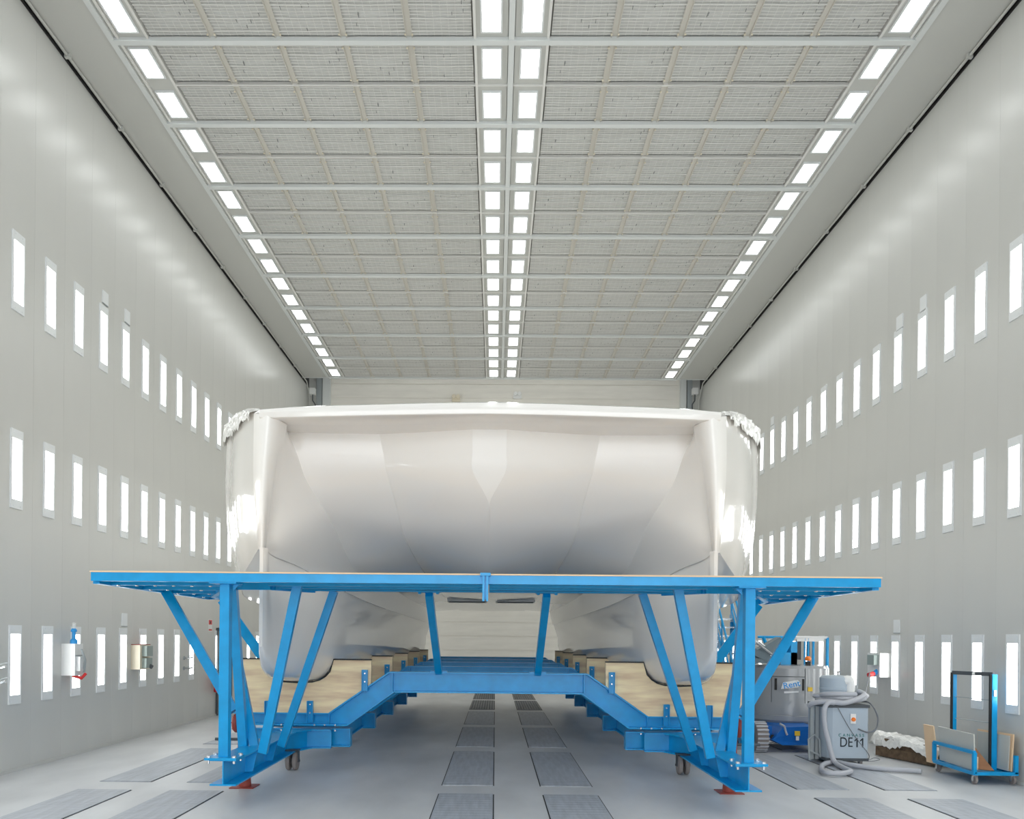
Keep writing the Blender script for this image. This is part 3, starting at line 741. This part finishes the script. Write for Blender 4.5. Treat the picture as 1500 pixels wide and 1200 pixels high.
for sx, sy in ((-1, 0), (1, 0), (-1, 1), (1, 1)):
    wxx = at(1119, 1090, 15.75).x if sx < 0 else xb+.16; wyy = 16.05+sy*1.5; r = .29
    wob = MB().lathe([(r*.55, -.11), (r*.93, -.11), (r, -.07), (r, .07), (r*.93, .11), (r*.55, .11)], (wxx, wyy, r), 'x', 30)
    wo = obj('wheel', wob, M['tyre'], lift, True)
    lug = MB()
    for k in range(22):
        t = 2*PI*k/22; c, s_ = math.cos(t), math.sin(t)
        lug.bar((wxx-.11, wyy+c*(r+.004), r+s_*(r+.004)), (wxx+.11, wyy+c*(r+.004), r+s_*(r+.004)), .035, .02, (0, c, s_))
    obj('tread_lug', lug, M['hose'], wo)
    obj('hub', MB().lathe([(.03, -.115), (.12, -.112), (.13, -.06), (.13, .06), (.12, .112), (.03, .115)], (wxx, wyy, r), 'x', 18), M['darkgrey'], wo, True)
# tower, folded booms, beacon, basket
ta, tb_ = at(1143, 973, LY+.5), at(1168, 940, LY+.5)
obj('mast_foot', MB().box(ta.x, tb_.x, LY+.5, LY+.9, lz1-.05, at(1150, 956, LY+.5).z).box(tb_.x-.13, tb_.x, LY+.5, LY+.9, lz1, tb_.z).box(ta.x, tb_.x, LY+.75, LY+.9, lz1, tb_.z), M['blue'], lift)
bo = MB().bar(at(1098, 966, LY+.5), at(1143, 941, LY+.6), .22, .24).bar(at(1098, 952, LY+.4), at(1140, 972, LY+.4), .12, .14).bar(at(1100, 968, LY+.5), at(1140, 968, LY+.5), .3, .1)
obj('folded_boom', bo, M['boom'], lift)
obj('boom_cylinder', MB().tube([at(1104, 938, LY+.3), at(1132, 960, LY+.3)], .03, 8).tube([at(1100, 944, LY+.3), at(1112, 941, LY+.3), at(1120, 947, LY+.3)], .025, 8), M['chrome'], lift, True)
bc = at(1183.5, 969, LY+.3)
bea = obj('beacon', MB().lathe([(.05, -.03), (.062, -.01), (.062, .03), (.04, .06), (.01, .065)], (bc.x, LY+.3, at(1183, 966, LY+.3).z), 'z', 14), M['orange'], lift, True); bea['label'] = 'orange warning beacon'
obj('beacon_base', MB().box(bc.x-.04, bc.x+.04, LY+.26, LY+.34, lz1-.03, bc.z), M['dark'], lift)
ba = LY+1.7; bk = MB(); q = {}
L_, R_ = at(1108, 934, ba).x, at(1212, 934, ba).x; zt_, zm_, zb2 = at(1190, 934, ba).z, at(1190, 967, ba).z, at(1190, 990, ba).z
rail = MB().tube([(at(1165, 934, ba).x, ba, zt_), (R_, ba, zt_)], .03, 8).tube([(R_, ba, zt_), (R_, ba+.8, zt_)], .03, 8).tube([(at(1165, 934, ba).x, ba+.8, zt_), (R_, ba+.8, zt_)], .03, 8).box(at(1167, 934, ba).x, at(1206, 934, ba).x, ba-.02, ba-.005, zt_-.09, zt_-.01)
obj('basket_rail', rail, M['white'], lift, True)
pb = MB().tube([(R_, ba, zt_), (R_, ba, zb2)], .035, 8).tube([(R_, ba+.8, zt_), (R_, ba+.8, zb2)], .03, 8)
for px in (1179, 1184): pb.tube([(at(px, 934, ba).x, ba, zt_), (at(px, 934, ba).x, ba, zb2)], .022, 8)
pb.tube([(at(1110, 934, ba).x, ba, zt_), (at(1150, 934, ba).x, ba, zt_)], .03, 8).tube([(at(1118, 934, ba).x, ba, zt_), (at(1124, 948, ba).x, ba, at(1124, 948, ba).z)], .04, 8)
pb.tube([(L_, ba+.4, zb2), (R_, ba+.4, zb2)], .05, 8)
obj('basket_frame', pb, M['blue'], lift, True)
obj('basket_floor', MB().box(at(1160, 934, ba).x, R_+.02, ba, ba+.8, zb2-.04, zb2), M['steelblue'], lift)
obj('control_box', MB().box(at(1171, 934, ba).x, at(1176, 934, ba).x, ba+.1, ba+.2, zm_, zt_-.05).box(at(1186, 934, ba).x, at(1189, 934, ba).x, ba+.1, ba+.2, zm_, zt_-.05), M['darkgrey'], lift)

# dust extractor -----------------------------------------------------------
EY = 14.45
ext = thing('dust_extractor', 'blue-grey wheeled dust extractor marked DE11 with hose coiled on top', 'dust extractor', (at(1241, 1110, EY).x, EY+.4, 0))
e = lambda px, v, Y=EY: at(px, v, Y)
ex0, ex1 = e(1209.5, 1070).x, e(1272.5, 1070).x; ez0, ez1 = e(1241, 1111).z, e(1241, 1037).z
bd = MB().prism([(ex0+.12, EY+.0, ez0), (ex1-.03, EY, ez0), (ex1, EY+.03, ez0), (ex1, EY+.8, ez0), (ex0, EY+.8, ez0), (ex0, EY+.22, ez0), (ex0+.04, EY+.05, ez0)], (0, 0, ez1-ez0))
obj('cabinet', bd, M['cab'], ext, True, ang=20)
obj('top_rim', MB().box(ex0-.01, ex1+.01, EY-.02, EY+.82, ez1, ez1+.05), M['darkgrey'], ext)
obj('chassis_bar', MB().box(ex0, ex1, EY-.01, EY+.8, ez0-.05, ez0).box(ex0-.16, ex0, EY+.3, EY+.36, ez0-.02, ez0+.03), M['darkgrey'], ext)
gt = MB()
for k in (0, 1): gt.box(ex0-.17+k*.09, ex0-.11+k*.09, EY+.25, EY+.3, .06, ez1+.0)
gt.tube([(ex0-.2, EY+.2, .05), (ex0-.22, EY+.2, .42), (ex0-.12, EY+.2, .50), (ex0-.03, EY+.2, .42), (ex0-.01, EY+.2, .1)], .02, 8)
gt.tube([(ex0-.2, EY+.2, .22), (ex0, EY+.2, .12)], .018, 8)
obj('side_frame', gt, M['steelblue'], ext)
dc = e(1225, 1000, EY+.4); dr = .28
zz = lambda v: at(1225, v, EY+.2).z
drum = MB().lathe([(dr, ez1+.05), (dr, zz(1012)), (dr*1.03, zz(1011)), (dr*1.03, zz(1008.5)), (dr, zz(1008)), (dr, zz(994)), (dr*.85, zz(991)), (.05, zz(989.5))], (dc.x, EY+.4, 0), 'z', 32)
obj('motor_drum', drum, M['cab'], ext, True, ang=25)
obj('drum_knob', MB().lathe([(.012, 0), (.012, .05), (.03, .055), (.03, .07)], (dc.x+.03, EY+.4, zz(990)), 'z', 10), M['dark'], ext, True)
el = [at(1237, 998, EY+.2), at(1243, 997, EY+.18), at(1245, 1003, EY+.18), at(1244, 1015, EY+.18)]
obj('exhaust_elbow', MB().tube(catmull(el, 4), .09, 12), M['white'], ext, True)
sw = e(1249, 1053)
obj('switch_plate', MB().box(sw.x-.045, sw.x+.045, EY-.03, EY, sw.z-.085, sw.z+.085), M['white'], ext)
obj('switch_knob', MB().lathe([(.03, -.03), (.036, -.02), (.036, 0)], (sw.x, EY-.03, sw.z-.01), 'y', 14), M['orange'], ext, True)
t1 = e(1247.5, 1088)
tl = e(1229.6, 1088); text('lettering', 'DE', .235, M['ink'], ext, (tl.x, EY-.004, tl.z), PI/2, 0, .002, cx='LEFT').scale = (.80, 1.04, 1)
zt1, zb1 = e(1250, 1081.3).z, e(1250, 1094.7).z
for px in (1255.4, 1263.6):
    x = e(px, 1088).x
    one = MB().prism([(x-.011, EY-.002, zb1), (x+.011, EY-.002, zb1), (x+.011, EY-.002, zt1), (x-.006, EY-.002, zt1), (x-.046, EY-.002, zt1-.04), (x-.046, EY-.002, zt1-.062), (x-.011, EY-.002, zt1-.036)], (0, -.003, 0))
    obj('digit', one, M['ink'], ext)
t2 = e(1247, 1077.5); text('lettering', 'C A N V A S S', .075, M['teal'], ext, (t2.x, EY-.004, t2.z), PI/2, 0, .002)
for px, y in ((1223, EY+.06), (1262, EY+.06), (1223, EY+.7), (1262, EY+.7)):
    x = e(px, 1110).x
    wh = obj('wheel', MB().lathe([(.03, -.025), (.055, -.02), (.055, .02), (.03, .025)], (x, y, .056), 'x', 16), M['tyre'], ext, True)
    obj('castor_fork', MB().box(x-.04, x+.04, y-.03, y+.03, .11, ez0-.03).box(x-.04, x-.03, y-.03, y+.03, .05, .115).box(x+.03, x+.04, y-.03, y+.03, .05, .115), M['chrome'], wh)
# suction hose: coils on top, falls in front, loops on the floor
HT = ez1+.10
pts = []
for k in range(0, 46):
    t = k/45*2*PI*2.6; rx = .42-.03*math.sin(t*.7); ry = .33
    pts.append((dc.x+.10+rx*math.cos(t+1.2)+.05*math.sin(2.3*t), EY+.38+ry*math.sin(t+1.2), HT+.02*math.sin(1.7*t)+.045*(t/(2*PI))))
pts2 = [at(1196, 1028, EY+.0), at(1210, 1023, EY-.05), at(1232, 1031, EY-.1), at(1252, 1032, EY-.02), at(1262, 1024, EY+.1)]
hose = thing('suction_hose', 'long grey suction hose coiled on the extractor and trailing over the floor', 'hose', (at(1215, 1120, EY).x, EY-.2, 0))
obj('hose_coil', MB().tube(pts, .045, 10), M['hose'], hose, True)
obj('hose_coil', MB().tube(catmull([at(1185, 1034, EY+.2), at(1192, 1030, EY+.1), at(1212, 1028, EY), at(1236, 1030, EY-.08), at(1256, 1024, EY-.02), at(1266, 1018, EY+.15), at(1258, 1013, EY+.35)], 6), .045, 10), M['hose'], hose, True)
zf = .05
def fp(px, v):      # a point on the floor (a hose radius up) seen at px,v
    Y = (CAMZ-zf)*F/(v-CY-.0092*(px-710)*1.0); return at(px, v, Y)
drop = [at(1222, 1030, EY-.07), at(1213, 1030, EY-.09), at(1207.5, 1040, EY-.11), at(1208, 1062, EY-.12), at(1213, 1085, EY-.14), at(1219, 1108, EY-.2), fp(1225, 1119), fp(1238, 1126), fp(1246, 1130), fp(1238, 1132.5), fp(1222, 1133), fp(1207, 1131), fp(1203, 1124), fp(1210, 1118.5), fp(1226, 1117), fp(1248, 1121), fp(1290, 1125.5), fp(1325, 1127), fp(1350, 1129)]
for q in drop[-3:]: q.z = zf
obj('hose_run', MB().tube(catmull(drop, 6), .042, 12), M['hose'], hose, True)
wp = at(1297, 975, 16.7)
cab = thing('power_cable', 'thin dark power cable looping from wall socket box to the extractor', 'cable', (e(1268, 1030).x, EY, ez1))
obj('lead', MB().tube(catmull([at(1274, 986, 16.5), at(1271, 1000, 16.2), at(1268, 1015, 15.5), at(1266, 1026, EY+.5)], 5), .012, 6), M['cable'], cab, True)
obj('lead', MB().tube(catmull([at(1262, 1028, EY+.3), at(1272, 1029, EY+.1), at(1280, 1037, EY), at(1286, 1053, EY-.02), at(1283, 1068, EY-.03), at(1272, 1073, EY-.05), at(1257, 1068, EY-.06)], 6), .014, 6), M['cable'], cab, True)
obj('lead', MB().tube(catmull([at(1227, 1036, EY-.05), at(1236, 1053, EY-.05), at(1250, 1076, EY-.05), at(1268, 1099, EY-.06), at(1273, 1107, EY-.1), fp(1273, 1113), fp(1281, 1110.5), fp(1289, 1112.5), fp(1280, 1115), fp(1268, 1115)], 6), .007, 6), M['cable'], cab, True)
# wall socket box
wb = thing('socket_box', 'white wall socket box with grey meter and red plug on the right wall', 'electrical box', (XR, 16.9, 1.7))
zA, zB_ = at(1295, 957, 16.9).z, at(1295, 992, 16.9).z
obj('box_body', MB().box(XR-.22, XR-.001, 16.75, 17.3, zB_, zA), M['white'], wb)
obj('meter_window', MB().box(XR-.32, XR-.2, 16.8, 17.1, (zA+zB_)/2, zA-.04), M['greygreen'], wb)
obj('socket', MB().tube([(XR-.2, 16.9, zB_+.12), (XR-.3, 16.85, zB_+.06)], .05, 10), M['sky'], wb, True)
obj('plug', MB().tube([(XR-.3, 16.85, zB_+.07), (XR-.42, 16.8, zB_+.04)], .05, 10), M['redp'], wb, True)
# wrapped timbers along the wall
LOGS = [((7.35, 15.7), (7.72, 14.3), .10, .10), ((7.6, 15.6), (7.9, 14.5), .09, .10), ((7.42, 15.5), (7.75, 14.35), .09, .27)]
nmL = ('front lower dark timber under white film beside the cart', 'rear lower dark timber against the wall under white film', 'upper dark timber on top, half wrapped in white film')
for (a, b, hw_, z), lab in zip(LOGS, nmL):
    t = thing('timber_baulk', lab, 'timber', ((a[0]+b[0])/2, (a[1]+b[1])/2, 0), 'timbers by the wall')
    obj('baulk', MB().bar((a[0], a[1], z), (b[0], b[1], z), .18, .17), M['oldwood'], t)
rnd = random.Random(5); rowsF = []
for i in range(26):
    t = i/25; row = []; fx = 7.26+.37*t; hang = .13+.06*math.sin(7*t)+rnd.uniform(-.03, .03)
    prof = [(-.03, .38-hang), (-.02, .38-hang*.5), (.02, .40), (.10, .44), (.2, .43), (.32, .40), (.42, .42), (.52, .36)]
    for dx, z in prof: row.append((min(fx+dx+rnd.uniform(-.015, .015), 8.0), 15.85-1.7*t, z-.12*t*t+rnd.uniform(-.02, .03)))
    rowsF.append(row)
f = obj('plastic_sheet', MB().grid(rowsF), M['film'], None, True, ang=15); tag(f, 'crumpled white plastic sheet thrown over the dark timbers', 'plastic sheet')

# panel cart -------------------------------------------------------------
cart = thing('panel_cart', 'blue four-wheeled panel cart with tall upright frame by the right wall', 'cart', (7.6, 13.1, 0))
A0 = fp(1422, 1131); zdk = .30
c1 = Vector((7.33, 12.58)); c2 = Vector((7.98, 12.58)); c3 = Vector((8.02, 13.75)); c4 = Vector((7.40, 13.85))
CR = [c1, c2, c3, c4]
z0c = .17
g = MB()
for p, q in zip(CR, CR[1:]+CR[:1]): g.bar((p.x, p.y, z0c), (q.x, q.y, z0c), .05, .05)
g.box(7.38, 7.95, 12.6, 13.75, z0c-.02, z0c+.0)
obj('base_frame', g, M['blue'], cart)
g = MB()
g.bar((c1.x, c1.y, z0c), (c1.x, c1.y, z0c+.32), .05, .05).bar((c4.x, c4.y, z0c), (c4.x, c4.y, z0c+.32), .05, .05).bar((c1.x, c1.y, z0c+.32), (c4.x, c4.y, z0c+.32), .05, .05).bar((c2.x-.02, c2.y, z0c), (c2.x-.02, c2.y, z0c+.28), .05, .05)
obj('side_rail', g, M['blue'], cart)
pL, pR = at(1397, 1060, 13.62), at(1454.5, 1080, 13.0)
zp = at(1455, 988, 13.0).z
for i, (p, wd) in enumerate(((pL, .06), (pR, .08))):
    o = obj('upright_post', MB().bar((p.x, p.y, z0c), (p.x, p.y, zp), wd, wd, (0, 1, 0)), M['blue'], cart)
    obj('rubber_pad', MB().bar((p.x-wd*.5-.01, p.y-.005, z0c), (p.x-wd*.5-.01, p.y-.005, zp), .02, .05, (0, 1, 0)), M['rubber'], o)
pl_ = Vector((pL.x-.02, pL.y, zp)); pr_ = Vector((pR.x+.0, pR.y, zp))
tb2 = obj('top_bar', MB().bar(pl_, pr_, .05, .06), M['darkgrey'], cart)
mid = (pl_+pr_)/2; obj('bar_label', MB().box(mid.x-.03, mid.x+.03, mid.y-.06, mid.y-.03, zp-.02, zp+.02), M['white'], tb2)
obj('post_label', MB().box(pR.x-.02, pR.x+.02, pR.y-.055, pR.y-.045, at(1455, 1020, 13).z, at(1455, 1011, 13).z), M['white'], cart)
for v in (1021, 1053):
    zq = at(1400, v, 13.5).z; obj('tie_wire', MB().tube([(pL.x, pL.y, zq), (pR.x, pR.y, zq-.02)], .006, 6), M['steelblue'], cart)
for x, y in ((7.36, 12.62), (7.94, 12.62), (7.44, 13.8), (7.93, 13.7)):
    wh = obj('wheel', MB().lathe([(.02, -.02), (.065, -.018), (.07, -.008), (.07, .008), (.065, .018), (.02, .02)], (x, y, .071), 'x', 18), M['tyre'], cart, True)
    obj('castor_fork', MB().box(x-.035, x+.035, y-.03, y+.03, .135, z0c-.025).box(x-.035, x-.027, y-.025, y+.025, .05, .14).box(x+.027, x+.035, y-.025, y+.025, .05, .14), M['chrome'], wh)
def board(name, label, quad, th, m, group='boards on the cart'):
    a, b, c, d = [Vector(q) for q in quad]; n = (b-a).cross(d-a).normalized()
    o = obj(name, MB().prism([a, b, c, d], n*th), m); return tag(o, label, 'board', group)
zd = z0c+.03
board('pale_board', 'pale grey board standing in the front left side rail of the cart', [(7.38, 12.66, zd), (7.46, 13.8, zd), (7.43, 13.8, at(1369, 1064, 13.8).z), (7.36, 12.66, at(1427, 1076, 12.66).z)], .018, M['board'])
board('brown_board', 'brown board with a sloping edge leaning inside the cart', [(7.44, 12.8, zd), (7.66, 12.62, zd), (7.60, 13.15, .58), (7.47, 13.2, .60)], .02, M['brown'])
board('printed_board', 'grey board with faint stencilled marks leaning at the wall side', [(7.93, 12.62, zd), (7.97, 13.6, zd), (7.99, 13.6, at(1425, 1068, 13.6).z), (7.96, 12.62, at(1485, 1076, 12.62).z)], -.018, M['plyedge'])
board('grey_face_board', 'smooth grey panel just in front of the stencilled board', [(7.90, 12.66, zd), (7.94, 13.55, zd), (7.955, 13.55, .72), (7.925, 12.66, .74)], -.012, M['board'])
board('offcut_board', 'small tan offcut sticking out past the far end of the cart', [(7.5, 13.93, .1), (7.48, 14.25, .1), (7.42, 14.25, .75), (7.42, 13.93, .75)], .02, M['plyedge'])
board('veneer_board', 'short veined wooden board lying inside the left rail', [(7.47, 12.75, zd), (7.5, 13.6, zd), (7.5, 13.6, zd+.2), (7.47, 12.75, zd+.2)], .02, M['ply'])

# ================================================================ left wall fittings
def wall_y(px, X): # depth at which the wall plane X is seen in column px
    lo, hi = 8.0, 33.0
    for _ in range(50):
        mid = (lo+hi)/2; p = at(px, 935, mid)
        if (X < 0 and p.x < X) or (X > 0 and p.x > X): hi = mid
        else: lo = mid
    return mid
def wp_(px, v, X=XL): Y = wall_y(px, X); return at(px, v, Y)
# door
da, db = wp_(317, 922), wp_(336, 925)
dr_ = struct('door_1', MB().box(XL-.02, XL+.03, da.y+.06, da.y+1.15, .01, 2.30), M['greygreen'])
obj('door_frame', MB().box(XL, XL+.05, da.y-.02, da.y+.06, .01, 2.38).box(XL, XL+.05, da.y+1.15, da.y+1.22, .01, 2.38).box(XL, XL+.05, da.y, da.y+1.2, 2.30, 2.38), M['darkgrey'], dr_)
obj('door_handle', MB().bar((XL+.09, da.y+.2, 1.05), (XL+.09, da.y+.34, 1.05), .02, .02), M['chrome'], dr_)
# escape sign
q = wp_(307.5, 914); sg = thing('safety_sign', 'small red and white fire point sign above the left wall door', 'sign', (XL, q.y, q.z))
obj('sign_plate', MB().box(XL+.001, XL+.008, q.y-.14, q.y+.14, q.z-.2, q.z+.12), M['white'], sg)
obj('sign_border', MB().box(XL+.008, XL+.011, q.y-.12, q.y+.12, q.z-.02, q.z+.10).box(XL+.008, XL+.011, q.y-.12, q.y+.12, q.z-.18, q.z-.14), M['redp'], sg)
obj('sign_symbol', MB().box(XL+.011, XL+.013, q.y-.03, q.y+.03, q.z+.0, q.z+.07), M['ink'], sg)
# extinguisher
q = wp_(312, 1000); ex = thing('fire_extinguisher', 'red fire extinguisher hanging on the left wall by the door', 'fire extinguisher', (XL+.12, q.y, q.z))
obj('cylinder', MB().lathe([(.02, -.30), (.08, -.28), (.085, -.25), (.085, .1), (.06, .17), (.025, .2)], (XL+.12, q.y, q.z+.03), 'z', 18), M['redp'], ex, True)
obj('valve', MB().box(XL+.09, XL+.15, q.y-.02, q.y+.08, q.z+.22, q.z+.27), M['dark'], ex)
obj('hose', MB().tube(catmull([(XL+.14, q.y, q.z+.24), (XL+.22, q.y-.06, q.z+.2), (XL+.24, q.y-.08, q.z), (XL+.2, q.y-.06, q.z-.15)], 4), .014, 6), M['rubber'], ex, True)
# boxes
q0, q1 = wp_(89, 943), wp_(89, 990)
t = thing('dispenser_cabinet', 'tall white wall cabinet with blue cap on top, between second and third low lights', 'cabinet', (XL, q0.y+.1, (q0.z+q1.z)/2))
ya = q0.y+.02; obj('cabinet_body', MB().box(XL+.001, XL+.24, ya, ya+.28, q1.z, q0.z), M['white'], t)
obj('cabinet_band', MB().box(XL+.24, XL+.248, ya, ya+.28, (q0.z+q1.z)/2+.06, (q0.z+q1.z)/2+.08), M['steelblue'], t)
obj('side_flap', MB().box(XL+.24, XL+.30, ya+.06, ya+.25, q1.z+.08, (q0.z+q1.z)/2+.05), M['white'], t)
obj('gun', MB().tube([(XL+.30, ya+.1, q0.z-.1), (XL+.34, ya+.16, (q0.z+q1.z)/2), (XL+.30, ya+.2, q1.z+.05)], .02, 8), M['steelblue'], t, True)
obj('bottle', MB().lathe([(.06, 0), (.06, .06), (.03, .09), (.03, .2), (.05, .21), (.05, .24), (.02, .28)], (XL+.14, ya+.15, q0.z), 'z', 14), M['sky'], t, True)
obj('bottle_neck', MB().tube([(XL+.14, ya+.15, q0.z+.27), (XL+.17, ya+.1, q0.z+.36)], .03, 8), M['white'], t, True)
obj('outlet', MB().tube([(XL+.15, ya+.1, q1.z), (XL+.28, ya+.16, q1.z-.05), (XL+.32, ya+.22, q1.z+.03)], .03, 8), M['redp'], t, True)
q0, q1 = wp_(192, 945), wp_(192, 981)
t = thing('socket_box', 'cream wall socket box with grey meters beside the fifth low light on left wall', 'electrical box', (XL, q0.y+.2, q0.z))
ya = q0.y; obj('box_body', MB().box(XL+.001, XL+.19, ya, ya+.5, q1.z, q0.z), M['cream'], t)
obj('top_edge', MB().box(XL+.001, XL+.195, ya-.005, ya+.5, q0.z, q0.z+.015), M['red'], t)
obj('meter_window', MB().box(XL+.19, XL+.29, ya+.1, ya+.4, (q0.z+q1.z)/2+.02, q0.z-.02).box(XL+.19, XL+.28, ya+.1, ya+.4, q1.z+.03, (q0.z+q1.z)/2-.02), M['greygreen'], t)
obj('socket', MB().tube([(XL+.2, ya+.3, q1.z+.1), (XL+.32, ya+.3, q1.z+.04)], .045, 10), M['darkgrey'], t, True)
def valve(px, v, label):
    q = wp_(px, v); t = thing('air_valve', label, 'valve', (XL, q.y, q.z))
    obj('pipe', MB().tube([(XL, q.y, q.z), (XL+.16, q.y, q.z), (XL+.22, q.y+.0, q.z+.02)], .022, 8), M['chrome'], t, True)
    obj('lever', MB().bar((XL+.1, q.y-.02, q.z+.03), (XL+.24, q.y+.02, q.z+.08), .02, .012), M['steelblue'], t)
    obj('flange', MB().lathe([(.045, 0), (.045, .02), (.03, .03)], (XL, q.y, q.z), 'x', 12), M['steelblue'], t, True)
valve(269.5, 964, 'upper of the two compressed air valves right of the eighth low light')
valve(269.5, 979, 'lower of the two compressed air valves right of the eighth low light')
valve(-13, 978, 'upper air valve at the very left edge of the picture')
valve(-13, 1000, 'lower air valve at the very left edge of the picture')
# small blank plates above some lights
def blank(pxa, pxb, va, vb, X, label):
    a = wp_(min(pxa, pxb), va, X); b = wp_(max(pxa, pxb), vb, X); y0_, y1_ = sorted((a.y, b.y)); yc = (y0_+y1_)/2
    z1_ = at((pxa+pxb)/2, va, yc).z; z0_ = at((pxa+pxb)/2, vb, yc).z
    t = thing('cover_plate', label, 'cover plate', (X, yc, z0_), 'cover plates above lights')
    s1 = 1 if X < 0 else -1
    obj('plate', MB().box(min(X, X+s1*.02), max(X, X+s1*.02), y0_, y1_, z0_, z1_), M['lampframe'], t)
    obj('shadow_lip', MB().box(min(X, X+s1*.022), max(X, X+s1*.022), y0_, y1_, z0_-.015, z0_), M['steelblue'], t)
blank(145, 153, 428, 446, XL, 'blank cover above the fourth light of the top row, left wall')
blank(178, 185, 455, 474, XL, 'blank cover above the fifth light of the top row, left wall')
blank(177.5, 185, 898.5, 917, XL, 'blank cover above the fifth light of the bottom row, left wall')
blank(1344.5, 1353, 434, 455, XR, 'blank cover above the fourth light of the top row, right wall')
blank(1310, 1319, 462, 482, XR, 'blank cover above the fifth light of the top row, right wall')
blank(1310, 1318.5, 908, 927, XR, 'blank cover above the fifth light of the bottom row, right wall')
blank(1127, 1131, 611, 623, XR, 'blank cover above a far light near the bow, right wall')
# twin spot lamps on the far door wall
for px, v, lab in ((668, 583, 'left small fitting high on the far door wall above the bow'), (758, 579, 'right white twin-eyed lamp high on the far door wall above the bow')):
    q = at(px, v, YB+.02); t = thing('emergency_light', lab, 'emergency light', (q.x, YB, q.z), 'emergency lights on the far wall')
    mm = M['white'] if px > 700 else M['cream']
    obj('housing', MB().box(q.x-.16, q.x+.16, YB-.02, YB+.1, q.z-.14, q.z+.02), mm, t)
    for dx in (-.08, .08): obj('spot', MB().lathe([(.075, -.1), (.085, -.08), (.05, 0)], (q.x+dx, YB-.02, q.z+.03), 'y', 14), mm, t, True)
